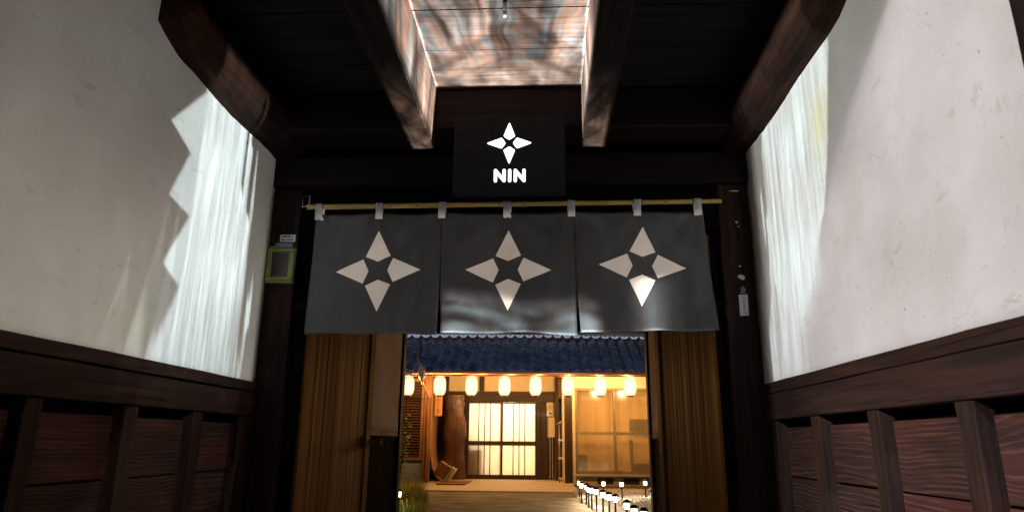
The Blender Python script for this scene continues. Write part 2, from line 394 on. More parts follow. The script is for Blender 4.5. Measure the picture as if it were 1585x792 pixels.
def plaster_mat(name, base, stain):
    m = mat(name, base, .85, .2); nt = m.node_tree; b = nt.nodes['Principled BSDF']; v = ocoord(nt, False)
    sp = nt.nodes.new('ShaderNodeSeparateXYZ'); nt.links.new(v, sp.inputs[0]); z = X(nt, sp.outputs[2])
    big = noi(nt, v, 1.3, 4, .55); f = noi(nt, v, 9., 5, .65, .6); spk = noi(nt, v, 42., 2, .5)
    drip = noi(nt, scaled(nt, v, (9, 9, .6)), 1, 3)
    c = mixc(nt, big.step(.36, .66) * .8, base, stain)
    c = mixc(nt, f.step(.60, .72) * .22, c, tuple(q * .55 for q in stain))
    c = mixc(nt, drip.step(.58, .75) * .18, c, tuple(q * .8 for q in stain))
    c = mixc(nt, spk.step(.73, .77) * .55, c, (.20, .14, .10))
    vo = nt.nodes.new('ShaderNodeTexVoronoi'); vo.feature = 'DISTANCE_TO_EDGE'; vo.inputs['Scale'].default_value = 1.1
    wv = nt.nodes.new('ShaderNodeVectorMath'); wv.operation = 'ADD'; nz = nt.nodes.new('ShaderNodeTexNoise'); nz.inputs['Scale'].default_value = 2.5; nz.inputs['Detail'].default_value = 5
    nt.links.new(v, nz.inputs['Vector']); nt.links.new(v, wv.inputs[0]); nt.links.new(nz.outputs['Color'], wv.inputs[1]); nt.links.new(wv.outputs[0], vo.inputs['Vector'])
    crack = (1. - X(nt, vo.outputs['Distance']).step(.0, .006)) * noi(nt, v, 1.7, 2).step(.50, .62)
    c = mixc(nt, crack * .08, c, tuple(q * .45 for q in stain))
    scuff = noi(nt, scaled(nt, v, (2.2, 2.2, 5.)), 1, 5, .7, 1.5)
    c = mixc(nt, scuff.step(.61, .70) * .30, c, (.42, .30, .21))
    c = mixc(nt, (1. - (z - .0).step(.0, .06)) * noi(nt, v, 3., 4).step(.3, .7) * .4, c, (.45, .28, .16))
    nt.links.new(c, b.inputs['Base Color'])
    bump(nt, f * .6 + noi(nt, v, 160., 2) * .3 + big + scuff * .8 - crack * .3, .012, .55)
    return m

M = {}
M['plaster'] = plaster_mat('aged_plaster', (.78, .75, .71), (.66, .61, .55))
M['plaster_inner'] = plaster_mat('inner_plaster', (.78, .60, .50), (.62, .47, .38))
M['timber_y'] = wood('dark_timber_y', (.009, .0045, .004), (.024, .011, .009), 1, 34, .62, .002, .2, blotch=(.036, .014, .011))
M['plate_wood'] = wood('plate_wood', (.009, .004, .003), (.026, .011, .0075), 1, 30, .8, .003, .10, blotch=(.050, .022, .013))
M['timber_x'] = wood('dark_timber_x', (.006, .0026, .0022), (.013, .0052, .0045), 0, 34, .65, .002, .2)
M['timber_z'] = wood('dark_timber_z', (.010, .0055, .0042), (.025, .013, .009), 2, 34, .65, .002, .15, blotch=(.042, .017, .011))
M['board_y'] = wood('weathered_board', (.017, .009, .0075), (.038, .018, .014), 1, 30, .6, .005, .2, blotch=(.080, .023, .017), lines=.7)
M['ceiling'] = wood('ceiling_board', (.0125, .0105, .0097), (.023, .019, .0175), 0, 26, .85, .0005, .08)
M['beam_pale'] = wood('ceiling_beam', (.011, .008, .007), (.022, .016, .013), 1, 30, .7, .003, .08)
M['black_wood'] = wood('blackened_wood', (.004, .003, .0025), (.010, .007, .006), 0, 30, .95, .002, .04)
M['cedar'] = wood('cedar_plank', (.13, .042, .002), (.22, .076, .004), 2, 20, .6, .0008, .15, blotch=(.27, .105, .011), along=.010, dist=0.)
M['stone'] = noisy('passage_stone', (.07, .065, .06), (.12, .11, .10), 6, .8)
M['path'] = noisy('trodden_path', (.11, .085, .06), (.36, .285, .20), 2.6, .8, 8, .03, rand=False, s=(.7, 1.6, 1), lo=.38, hi=.64)
M['slab'] = noisy('entrance_slab', (.42, .35, .26), (.58, .49, .37), 5, .6, 6, .004, rand=False)
M['earth'] = noisy('garden_earth', (.06, .05, .035), (.12, .10, .07), 5, .9, 7, .02, rand=False)
M['gravel'] = noisy('white_gravel', (.70, .65, .60), (.86, .83, .79), 3, .8, 3, 0)

# ------------------------------------------------------------------ ground
def sheet(name, x0, x1, y0, y1, z, m, nx=1, ny=1):
    b = MB().grid(lambda u, v: (x0 + (x1 - x0) * u, y0 + (y1 - y0) * v, z), nx, ny)
    return struct(b.build(name, m))
sheet('ground', -150, 150, -120, 180, -.03, M['earth'])
sheet('passage_floor', -2.3, 1.7, -1.6, 8.8, -.004, M['stone'])
def path_edge(y): return .62 + .40 * max(0, min(1, (13.6 - y) / 6.))
def path_left(y): return -1.75 - .20 * max(0, y - 10)
b = MB().grid(lambda u, v: (path_left(8.8 + 6 * v) + (path_edge(8.8 + 6 * v) - path_left(8.8 + 6 * v)) * u, 8.8 + 6 * v, 0.0 + .012 * mnoise.noise((u * 6, v * 9, 0))), 12, 24)
struct(b.build('courtyard_path', M['path'], smooth=True))
b = MB().box(-3.0, .66, 14.8, 20.2, -.05, .025)
struct(b.build('entrance_slab', M['slab'], bev=.01))

# ------------------------------------------------------------------ gatehouse
XL, XR = -2.2, 1.585
gate = thing('gatehouse', 'dark timbered gatehouse with white plaster side walls, seen from inside its passage', 'gatehouse', (-.3, 5, 0))
g0 = wpos(gate)
def part(b, name, m, **k): return b.build(name, m, gate, **k)
def slab_wall(sx, m):
    # plaster slab with a very slightly uneven face, wall body behind it
    x = XL if sx < 0 else XR
    face = MB().grid(lambda u, v: (x + sx * -.0 + .006 * mnoise.noise((u * 5, v * 3, sx)) , -1.5 + 6.5 * u, 1.36 + 2.34 * v), 60, 24)
    return face.build('plaster_wall', m, gate, smooth=True, solid=.03)
slab_wall(-1, M['plaster']); slab_wall(1, M['plaster'])
for x0, x1 in ((XL - .3, XL - .06), (XR + .06, XR + .3)):
    part(MB().box(x0, x1, -1.5, 8.7, -.02, 3.75), 'wall_core', M['black_wood'])
# wainscot on each side
def wainscot(sx, faces, y_end):
    x = XL if sx < 0 else XR; t = lambda d: x - sx * d          # d metres into the passage
    bx = lambda b, d0, d1, *a: b.timber(min(t(d0), t(d1)), max(t(d0), t(d1)), *a)
    seed = 10 if sx < 0 else 30
    part(bx(MB(), -.04, .055, -1.5, y_end, 1.342, 1.412, 1, 26, .004, seed), 'sill', M['timber_y'], bev=.006)
    part(bx(MB(), -.04, .046, -1.5, y_end, 1.168, 1.337, 1, 26, .004, seed + 1), 'rail', M['timber_y'], bev=.006)
    for i, (a, c) in enumerate(faces):
        part(bx(MB(), -.04, .038, a, c, .0, 1.165, 2, 10, .004, seed + 3 + i), 'batten', M['timber_z'], bev=.005)
    rows = ((.803, 1.112), (.432, .796), (.06, .425))  # top row stops short; the black gap stands in for shade under the rail
    for i in range(len(faces) - 1):
        ya, yb = faces[i + 1][1], faces[i][0]
        for j, (za, zb) in enumerate(rows):
            d = -.022 + rnd.uniform(-.006, .006); dd = rnd.uniform(-.004, .004)
            b = MB(); x0 = t(d - .02); x1 = t(d)
            b.box(min(x0, x1), max(x0, x1), ya + .004, yb - .004, za + rnd.uniform(0, .004), zb)
            part(b, 'wainscot_board', M['board_y'], bev=.004, origin=(x, (ya + yb) / 2, (za + zb) / 2))
    x0, x1 = sorted((t(-.065), t(-.055)))
    part(MB().box(x0, x1, -1.5, y_end, 0, 1.36), 'backing', M['black_wood'])
wainscot(-1, [(4.84, 4.97), (4.14, 4.25), (3.44, 3.55), (2.74, 2.85), (2.04, 2.15), (1.34, 1.45), (.64, .75), (-.06, .05), (-.76, -.65), (-1.46, -1.35)], 5.0)
wainscot(1, [(4.76, 4.97), (4.02, 4.14), (3.31, 3.41), (2.575, 2.685), (1.84, 1.95), (1.11, 1.22), (.38, .49), (-.35, -.24), (-1.08, -.97)], 5.0)
part(MB().timber(XR - .05, XR + .04, 1.76, 2.005, 1.42, 3.6, 2, 12, .004, 5), 'near_post', M['timber_z'], bev=.008)
# wall plates: heavy logs along the top of each wall with a shaped nose
def plate(sx, y0, seed):
    r = random.Random(seed); n = 22
    xa = XL if sx < 0 else XR; prof = []
    b = MB(); vs_ = []
    for i in range(n + 1):
        t = i / n; y = y0 + (4.93 - y0) * t
        nose = max(0, 1 - (y - y0) / .35) ** 2
        zb = 3.185 - (.012 * math.sin(t * 9 + seed)) + nose * .10 + r.uniform(-.004, .004) - .03 * math.exp(-((y - y0 - .38) / .12) ** 2) * 0
        w_ = .235 + .012 * math.sin(t * 5 + seed) + r.uniform(-.004, .004)
        for q in ((-.04, zb), (w_ - .10, zb + .004), (w_ - .03, zb + .05), (w_, zb + .13), (w_ - .01, 3.42), (w_ - .08, 3.475), (-.04, 3.48)):
            vs_.append((xa - sx * q[0], y, q[1]))
    m = 7
    fs = [tuple(range(m)), tuple(n * m + k for k in range(m - 1, -1, -1))] + [(i * m + k, i * m + (k + 1) % m, (i + 1) * m + (k + 1) % m, (i + 1) * m + k) for i in range(n) for k in range(m)]
    b._add(vs_, fs); return part(b, 'wall_plate', M['plate_wood'])
plate(-1, 3.2, 3); plate(1, 3.02, 8)
# ceiling boards
for i in range(15):
    y1 = 4.955 - .45 * i; y0 = y1 - .442
    b = MB().timber(XL, XR, y0, y1, 3.6 + rnd.uniform(0, .004), 3.63, 0, 10, .002, 40 + i)
    part(b, 'ceiling_board', M['ceiling'], origin=(-.3, (y0 + y1) / 2, 3.6))
part(MB().box(XL - .3, XR + .3, -1.6, 8.75, 3.65, 3.68), 'ceiling_deck', M['black_wood'])
# the two beams running over the passage, and the cross timbers above the opening
part(MB().timber(-1.005, -.83, -1.4, 4.58, 3.1, 3.6, 1, 22, .006, 61), 'ceiling_beam', M['beam_pale'], bev=.006)
part(MB().timber(.27, .445, -1.4, 4.58, 3.1, 3.6, 1, 22, .006, 62), 'ceiling_beam', M['beam_pale'], bev=.006)
part(MB().timber(XL, XR, 4.585, 4.9, 3.27, 3.595, 0, 14, .005, 63), 'crossbeam', M['timber_x'], bev=.01)
part(MB().timber(XL, XR, 4.94, 5.22, 2.965, 3.215, 0, 18, .006, 64), 'lintel', M['timber_x'], bev=.008)
part(MB().timber(-1.96, 1.34, 5.02, 5.21, 2.60, 2.98, 0, 14, .004, 65), 'lower_lintel', M['black_wood'])
part(MB().timber(XL, XR, -1.75, -1.5, 2.55, 3.66, 0, 14, .005, 68), 'street_lintel', M['timber_x'])  # unseen front lintel, added to keep moonlight out of the passage
part(MB().box(XL, XR, 5.06, 5.16, 3.215, 3.62), 'upper_boarding', M['black_wood'])
part(MB().timber(-2.24, -1.962, 5.0, 5.24, -.02, 2.96, 2, 22, .005, 66), 'gate_post', M['timber_z'], bev=.01)
part(MB().timber(1.338, 1.63, 5.0, 5.24, -.02, 2.96, 2, 22, .005, 67), 'gate_post', M['timber_z'], bev=.01)
part(MB().box(-1.958, -1.86, 5.07, 5.2, -.02, 2.6), 'door_jamb', M['black_wood'])
part(MB().box(1.275, 1.334, 5.07, 5.2, -.02, 2.6), 'door_jamb', M['black_wood'])
# two plank doors swung back into the inner passage
def gate_door(hx, hy, fx, fy, side, label):
    d = Vector((fx - hx, fy - hy, 0)); L = d.length; d.normalize(); nrm = Vector((-side * d.y, side * d.x, 0)) * -1
    if nrm.x * -side < 0: nrm = -nrm                             # towards the middle of the passage
    dr = bpy.data.objects.new('gate_door', None); COL.objects.link(dr); dr.parent = gate; dr.location = Vector((hx, hy, 0)) - g0; dr['label'] = label
    Mx = Matrix((( d.x, nrm.x, 0, hx), (d.y, nrm.y, 0, hy), (0, 0, 1, 0), (0, 0, 0, 1)))
    n = 7; wd = (L - .15) / n
    for i in range(n):
        b = MB(); b.M = Mx; o = rnd.uniform(-.002, .002)
        b.box(i * wd + .0035, (i + 1) * wd - .0035, -.012 + o, .02 + o, .03, 2.58)
        b.build('plank', M['cedar'], dr, origin=Mx @ Vector(((i + .5) * wd, 0, 1.2)), bev=.003)
    b = MB(); b.M = Mx; b.box(L - .14, L, -.03, .034, .02, 2.59); b.build('stile', M['cedar'], dr, bev=.006, origin=Mx @ Vector((L, 0, 1.2)))
    b = MB(); b.M = Mx; b.box(.005, L - .15, -.05, -.016, .1, .25).box(.005, L - .15, -.05, -.016, 1.2, 1.35).box(.005, L - .15, -.05, -.016, 2.3, 2.45)
    b.build('ledge', M['cedar'], dr)
    return dr, Mx, L
dl, Ml, Ll = gate_door(-1.855, 5.09, -1.755, 6.72, -1, 'left plank door, swung open, with a wooden bolt at its edge')
dr_, Mr, Lr = gate_door(1.272, 5.09, 1.092, 6.66, 1, 'right plank door, swung open, with a small metal hook at its edge')
b = MB(); b.box(-1.80, -1.60, 6.655, 6.715, .968, 1.022); b.build('bolt', M['cedar'], dl, bev=.006)
b = MB(); b.box(-1.745, -1.70, 6.50, 6.62, .945, 1.045); b.build('bolt_keeper', M['cedar'], dl, bev=.006)
M['steel'] = mat('dull_steel', (.45, .44, .42), .35, .5, .9)
b = MB(); b.tube([(1.085, 6.62, 1.0), (1.07, 6.62, .985), (1.065, 6.62, .93), (1.075, 6.62, .905), (1.09, 6.62, .915)], .006, 6); b.build('hook', M['steel'], dr_, smooth=True)
# inner passage beyond the doors
for xw, sx in ((-1.85, -1), (1.285, 1)):
    a, c = sorted((xw, xw + sx * .12))
    f = MB().grid(lambda u, v, xw=xw: (xw + .004 * mnoise.noise((u * 6, v * 4, xw)), 5.3 + 3.2 * u, 1.1 + 1.5 * v), 24, 12)
    f.build('inner_plaster', M['plaster_inner'], gate, smooth=True, solid=.02)
    a, c = sorted((xw - sx * .02, xw + sx * .04)); part(MB().timber(a, c, 5.25, 8.5, 1.06, 1.105, 1, 12, .002, 81), 'inner_sill', M['timber_y'], bev=.004)
    for k in range(11):
        y0 = 5.26 + k * .2945; a, c = sorted((xw, xw + sx * .02))
        part(MB().box(a + rnd.uniform(-.002, .002), c, y0 + .002, y0 + .2925, .02, 1.058), 'inner_board', M['black_wood'])
    a, c = sorted((xw + sx * .03, xw + sx * .2)); part(MB().box(a, c, 5.25, 8.5, 0, 2.62), 'inner_core', M['black_wood'])
    a, c = sorted((xw - sx * .035, xw + sx * .16)); part(MB().timber(a, c, 8.505, 8.66, -.02, 2.36, 2, 10, .003, 82), 'inner_post', M['timber_z'], bev=.006)
part(MB().timber(-2.1, 1.5, 8.52, 8.72, 2.365, 2.6, 0, 12, .004, 83), 'inner_lintel', M['timber_x'], bev=.008)
part(MB().box(-2.1, 1.5, 5.225, 8.72, 2.605, 2.64), 'inner_ceiling', M['timber_y'])
M['old_tile'] = noisy('old_tile', (.05, .055, .065), (.09, .10, .12), 4, .5)
b = MB()
b._add([(-13, -1.9, 3.72), (7, -1.9, 3.72), (7, 4.2, 6.4), (-13, 4.2, 6.4), (-13, 9.35, 2.78), (7, 9.35, 2.78), (-13, -1.9, 3.82), (7, -1.9, 3.82), (7, 4.2, 6.52), (-13, 4.2, 6.52), (-13, 9.35, 2.88), (7, 9.35, 2.88)],
       [(0, 1, 2, 3), (3, 2, 5, 4), (6, 9, 8, 7), (9, 10, 11, 8), (0, 6, 7, 1), (4, 5, 11, 10), (0, 3, 9, 6), (3, 4, 10, 9), (1, 7, 8, 2), (2, 8, 11, 5)])
part(b, 'roof', M['old_tile'])  # unseen roof, shaped and lengthened to block sky and keep moonlight off the court
b = MB()
for sx in (-1, 1):
    a, c = (-13, -2.4) if sx < 0 else (1.8, 7)
    b.box(a, c, 8.4, 8.62, 0, 2.7).box(a, c, -1.5, -1.3, 0, 3.7)
part(b, 'outer_wall', M['plaster'])
# torn paper and hook left on the timbers belong to the gate
M['paper'] = noisy('old_paper', (.70, .68, .62), (.80, .78, .72), 30, .8, 3, 0)
def scrap(cx, cz, w_, h_, seed, y=4.991):
    r = random.Random(seed); n = 9
    pts = [(cx + math.cos(2 * math.pi * k / n) * w_ / 2 * r.uniform(.5, 1), cz + math.sin(2 * math.pi * k / n) * h_ / 2 * r.uniform(.5, 1)) for k in range(n)]
    return MB().prism(pts, y, y + .0015).build('paper_scrap', M['paper'], gate)
scrap(1.470, 2.905, .115, .016, 1); scrap(1.466, 2.650, .028, .026, 2); scrap(1.480, 2.615, .025, .010, 3); scrap(1.470, 2.215, .07, .05, 4); scrap(1.463, 2.30, .03, .012, 6)
b = MB().tube([(-1.905, 4.93, 2.87), (-1.87, 4.925, 2.875), (-1.868, 4.92, 2.79), (-1.92, 4.92, 2.775), (-1.925, 4.93, 2.86)], .005, 6); b.build('wire_hook', M['steel'], gate, smooth=True)

# ------------------------------------------------------------------ curtain on a bamboo pole
M['bamboo'] = noisy('bamboo', (.42, .27, .07), (.60, .42, .14), 6, .35, 4, .0005, .5, s=(.4, 6, 6))
M['node'] = mat('bamboo_node', (.22, .13, .04), .5)
pole = thing('bamboo_pole', 'long yellow bamboo pole carrying the dark curtain across the gate', 'pole', (-.25, 4.85, 2.76))
pz = lambda x: 2.750 + (x + 1.86) * .0062
pts = []; rs = []; nodes = [-1.855 + k * .213 + .03 * math.sin(k * 2.2) for k in range(16)]; nodes[-1] = 1.345
b = MB()
for i in range(len(nodes) - 1):
    a, c = nodes[i], nodes[i + 1]
    pts += [(a + .002, 4.85, pz(a)), (a + .02, 4.85, pz(a)), ((a + c) / 2, 4.85, pz((a + c) / 2)), (c - .02, 4.85, pz(c))]
    q = .0195 - .003 * i / 15; rs += [q + .0025, q, q - .0006, q]
b.tube(pts, rs, 12); b.build('culm', M['bamboo'], pole, smooth=True)
for x in nodes[1:-1]:
    MB().tube([(x - .0035, 4.85, pz(x)), (x + .0035, 4.85, pz(x))], .0215, 12).build('node_ring', M['node'], pole, smooth=True)

def cloth(name, c1, c2, rough, sheen):
    m = mat(name, c1, rough, .28); nt = m.node_tree; b = nt.nodes['Principled BSDF']; v = ocoord(nt, False)
    f = noi(nt, scaled(nt, v, (1.6, 1., .8)), 3.0, 5, .55, .8); wv = noi(nt, scaled(nt, v, (700, 700, 700)), 1, 1)
    nt.links.new(mixc(nt, f.step(.35, .65), c1, c2), b.inputs['Base Color']); bump(nt, f * 3. + wv * .15, .012, .5)
    return m
M['charcoal'] = cloth('charcoal_cloth', (.043, .0455, .049), (.058, .061, .065), .42, 0)
M['cream'] = cloth('cream_print', (.80, .73, .66), (.86, .80, .73), .5, 0)
M['tab'] = cloth('pale_tab', (.38, .375, .36), (.46, .45, .43), .7, 0)
curtain = thing('noren_curtain', 'charcoal three-panel shop curtain with cream four-pointed star emblems above the gateway', 'curtain', (-.28, 4.85, 1.76))
PX = [(-1.78, -.795, -1.79, -.801), (-.793, .207, -.779, .226), (.209, 1.185, .249, 1.236)]       # top left, top right, bottom left, bottom right
ZT = 2.70
def cl(i, u, v, off=0.):
    """panel i, u across 0..1, v down 0..1 -> point on the hanging cloth"""
    a, c, a2, c2 = PX[i]
    k = v ** 1.3; x = (a + (c - a) * u) * (1 - k) + (a2 + (c2 - a2) * u) * k
    zb = (1.752, 1.762, 1.776)[i] + (.006 * math.sin(u * 3.1) + .004 * math.sin(u * 11 + i)) + (.004, .008 * (1 - 2 * u), .016 * (u - .4))[i]
    sag = .014 * math.sin(math.pi * ((u * 2) % 1)) * (1 - v) ** 6
    z = ZT + (zb - ZT) * v - sag
    g = x * 3.1 + i * 1.7
    y = 4.853 + .010 * math.sin(g * 2.1 + v * 1.5) * (.3 + v) + .006 * math.sin(g * 5.3 - v * 2.) * v + .015 * mnoise.noise((x * 3.2, v * 2.1, i * 5.)) * (.4 + v) + .005 * mnoise.noise((x * 9. + v * 3, v * 5., i * 3.))
    y += .014 * math.exp(-((u - (.08, .5, .93)[i]) / .08) ** 2) * (1 - v) ** 2
    for tx in (a + .03, (a + c) / 2, c - .04):
        dx_, dz_ = x - tx, (v * .94) + .02; rr = math.hypot(dx_, dz_)
        y += .0055 * math.sin(math.atan2(dx_, dz_) * 8 + tx * 7) * math.exp(-rr / .30) * min(1, rr / .08)
    if i == 2: y += -.020 * math.exp(-((u - .60) / .10) ** 2) * v ** 2 + .02 * math.exp(-((u - .78) / .09) ** 2) * v * v
    if i == 1: y += .02 * math.sin(u * 6 + 1) * v ** 3
    if i == 0: y += .013 * math.sin(u * 4.6) * v ** 2
    return (x, y + off, z)
cen = [(-1.265, 2.237), (-.283, 2.238), (.712, 2.256)]; rot = (.03, 0, -.05)
for i in range(3):
    p = MB().grid(lambda u, v: cl(i, u, v), 48, 44).build('curtain_panel', M['charcoal'], curtain, smooth=True, solid=.003)
    for q in range(4):
        kite = [(0, .298), (-.089, .106), (0, .066), (.089, .106)]
        an = q * math.pi / 2 + rot[i]
        if i == 2 and q == 2: pass
        ca, sa = math.cos(an), math.sin(an)
        n = 14
        def kp(s_, t_):
            # bilinear over the kite: apex, left shoulder, inner point, right shoulder
            A, B, C_, D = kite
            x = (A[0] * (1 - s_) + B[0] * s_) * (1 - t_) + (D[0] * (1 - s_) + C_[0] * s_) * t_
            z = (A[1] * (1 - s_) + B[1] * s_) * (1 - t_) + (D[1] * (1 - s_) + C_[1] * s_) * t_
            X_ = cen[i][0] + (x * ca - z * sa) * 1.08; Z_ = cen[i][1] + (x * sa + z * ca) * 1.05
            v = (ZT - Z_) / (ZT - 1.76); k = max(0, v) ** 1.3; a, c, a2, c2 = PX[i]
            l = a * (1 - k) + a2 * k; r_ = c * (1 - k) + c2 * k
            return cl(i, (X_ - l) / (r_ - l), v, -.0035)
        MB().grid(kp, n, n).build('emblem_petal', M['cream'], p, smooth=True)
for i in range(2):      # seams joining the panels at the top
    MB().grid(lambda u, v, i=i: (PX[i][1] - .004 + .008 * u, cl(i, 1, v * .22)[1] + .002, ZT - v * .21), 2, 8).build('panel_seam', M['charcoal'], curtain, smooth=True)
for x in (-1.752, -1.283, -.793, -.294, .192, .690, 1.146):
    zc = pz(x); prof = []
    for k in range(13):
        t = math.pi * k / 12; prof.append((4.85 - .0245 * math.cos(t), zc + .0245 * math.sin(t)))
    prof = [(4.832, zc - .112)] + prof + [(4.868, zc - .105)]
    MB().grid(lambda u, v, prof=prof, x=x: (x - .028 + .056 * u + .003 * math.sin(v * 5 + x * 9), prof[round(v * 14)][0], prof[round(v * 14)][1]), 3, 14).build('tab', M['tab'], curtain, smooth=True, solid=.002)

# ------------------------------------------------------------------ lit sign
M['sign_black'] = noisy('sign_black', (.011, .0115, .013), (.015, .016, .018), 20, .7, 3, .0003, .12)
M['sign_glow'] = mat('sign_glow', (.8, .8, .8), .5, emis=(.93, .96, 1), estr=1.8)
sign = thing('lightbox_sign', 'black box sign with glowing white star and the letters NIN', 'sign', (-.266, 4.5, 2.71))
MB().box(-.672, .142, 4.5, 4.57, 2.712, 3.332).build('casing', M['sign_black'], sign, bev=.006)
MB().box(-.50, -.44, 4.5705, 4.60, 3.285, 3.325).box(-.09, -.03, 4.5705, 4.60, 3.285, 3.325).build('bracket', M['sign_black'], sign)
def kite_out(rr, an, cx, cz, R, sw, sh, inn):
    pts = [(.004, R - .003), (0, R), (-.004, R - .003), (-sw + .003, sh + .012), (-sw, sh + .004), (-sw + .003, sh - .004), (-.005, inn), (.005, inn), (sw - .003, sh - .004), (sw, sh + .004), (sw - .003, sh + .012)]
    return [(cx + x * math.cos(an) - z * math.sin(an), cz + x * math.sin(an) + z * math.cos(an)) for x, z in pts]
for q in range(4):
    MB().prism(kite_out(1, q * math.pi / 2, -.264, 3.104, .160, .041, .056, .029), 4.494, 4.5005).build('star_petal', M['sign_glow'], sign, smooth=False)
def bar(x0, z0, x1, z1, w_):
    d = Vector((x1 - x0, z1 - z0)); L = d.length; d /= L; n = Vector((-d.y, d.x)); pts = []
    for k in range(7):
        t = math.pi * (k / 6) + math.pi / 2; pts.append((x0 + (d.x * math.cos(t) + n.x * math.sin(t)) * w_, z0 + (d.y * math.cos(t) + n.y * math.sin(t)) * w_))
    for k in range(7):
        t = math.pi * (k / 6) - math.pi / 2; pts.append((x1 + (d.x * math.cos(t) + n.x * math.sin(t)) * w_, z1 + (d.y * math.cos(t) + n.y * math.sin(t)) * w_))
    return pts
wz = .0118; z0, z1 = 2.811, 2.889
for xc in (-.330, -.187):
    b = MB(); h = .031
    b.prism(bar(xc - h, z0, xc - h, z1, wz), 4.494, 4.5005).prism(bar(xc + h, z0, xc + h, z1, wz), 4.4942, 4.5007).prism(bar(xc - h, z1, xc + h, z0, wz), 4.4938, 4.5009)
    b.build('letter_n', M['sign_glow'], sign)
MB().prism(bar(-.2585, z0, -.2585, z1, wz), 4.494, 4.5005).build('letter_i', M['sign_glow'], sign)
rod = thing('hanging_rod', 'short black rod with a shiny tip hanging from the lit ceiling boards', 'rod', (-.235, 3.55, 3.6))
MB().tube([(-.235, 3.42, 3.605), (-.235, 3.42, 3.43)], .013, 10).build('stem', M['sign_black'], rod, smooth=True)
MB().lathe([(.004, 3.405), (.012, 3.409), (.015, 3.42), (.013, 3.43)], -.235, 3.42, 10).build('tip', M['steel'], rod, smooth=True)

# ------------------------------------------------------------------ things on the gate posts
M['green'] = noisy('faded_green_paint', (.20, .24, .065), (.27, .31, .10), 14, .45, 4, .0006)
M['dark_glass'] = mat('dark_plate', (.025, .012, .008), .3)
box = thing('notice_frame', 'faded yellow-green metal frame with a dark middle on the left post', 'frame', (-2.07, 4.985, 2.18))
def fr(b, x0, x1, y0, y1, za, zb): return b.box(x0, x1, y0, y1, za, zb)
sk = lambda x, z: x + (z - 2.32) * .02
MB().box(-2.172, -1.962, 4.972, 4.999, 2.172, 2.46).build('back_plate', M['green'], box, bev=.004)
b = MB(); b.box(-2.172, -2.135, 4.95, 4.973, 2.215, 2.42); b.box(-2.0, -1.962, 4.95, 4.973, 2.215, 2.42)
b.box(-2.172, -1.962, 4.945, 4.973, 2.42, 2.442); b.box(-2.172, -1.962, 4.945, 4.973, 2.19, 2.2145); b.build('rim', M['green'], box, bev=.003)
MB().box(-2.160, -1.975, 4.940, 4.971, 2.450, 2.461).build('top_bar', M['green'], box, bev=.002)
MB().box(-2.165, -1.97, 4.940, 4.971, 2.170, 2.183).build('bottom_bar', M['green'], box, bev=.002)
MB().box(-2.128, -2.004, 4.962, 4.9715, 2.228, 2.412).build('dark_panel', M['dark_glass'], box)
MB().tube([(-1.985, 4.944, 2.432), (-1.985, 4.95, 2.432)], .005, 8).build('screw', M['steel'], box)
M['white_print'] = noisy('white_sticker', (.72, .73, .74), (.80, .80, .80), 20, .5, 2, 0)
M['blue_print'] = noisy('blue_sticker', (.05, .11, .30), (.08, .16, .38), 20, .4, 2, 0)
M['ink'] = mat('grey_ink', (.12, .14, .17), .6)
M['teal_ink'] = mat('teal_ink', (.10, .32, .42), .6)
M['pale_blue'] = mat('pale_blue_ink', (.25, .36, .60), .5)
st = thing('white_sticker', 'small white printed sticker above a blue one on left post', 'sticker', (-2.04, 4.99, 2.51))
MB().box(-2.103, -1.980, 4.990, 4.993, 2.512, 2.570).build('sheet', M['white_print'], st)
MB().box(-2.088, -2.045, 4.988, 4.9895, 2.548, 2.560).box(-2.040, -2.022, 4.988, 4.9895, 2.546, 2.561).box(-2.015, -1.992, 4.988, 4.9895, 2.552, 2.557).box(-2.092, -2.06, 4.988, 4.9895, 2.522, 2.533).build('printed_line', M['ink'], st)
MB().box(-2.050, -1.995, 4.988, 4.9895, 2.522, 2.534).build('printed_bar', M['teal_ink'], st)
st = thing('blue_sticker', 'narrow blue sticker tucked between white sticker and green frame', 'sticker', (-2.06, 4.99, 2.47))
MB().box(-2.140, -1.992, 4.990, 4.993, 2.468, 2.505).build('sheet', M['blue_print'], st)
MB().box(-2.115, -2.0, 4.988, 4.9895, 2.476, 2.496).build('printed_bar', M['pale_blue'], st)
tl = thing('paper_talisman', 'narrow white paper charm with vertical green writing on right post', 'talisman', (1.468, 4.99, 1.92))
MB().prism([(1.436, 1.920), (1.500, 1.922), (1.502, 2.082), (1.436, 2.078)], 4.990, 4.993).build('sheet', M['white_print'], tl)
M['green_ink'] = mat('green_ink', (.03, .13, .06), .7); M['red_ink'] = mat('red_ink', (.55, .20, .15), .7)
for k, ch in enumerate('御守護札'):
    mesh_from_text(ch, .021, 'character', M['green_ink'], tl, (1.469 - 1.468, -.0012, 2.028 - k * .0225 - 1.92), (rad(90), 0, 0))
mesh_from_text('大神', .014, 'character', M['red_ink'], tl, (0, -.0012, 2.060 - 1.92), (rad(90), 0, 0))
mesh_from_text('火の用心', .011, 'character', M['ink'], tl, (0.0, -.0012, 1.937 - 1.92), (rad(90), 0, 0))
M['violet'] = noisy('violet_foil', (.10, .09, .16), (.30, .28, .40), 60, .3, 2, 0)
MB().prism([(1.450, 2.088), (1.492, 2.090), (1.488, 2.125), (1.472, 2.148), (1.456, 2.128)], 4.990, 4.994).build('crest', M['violet'], tl)

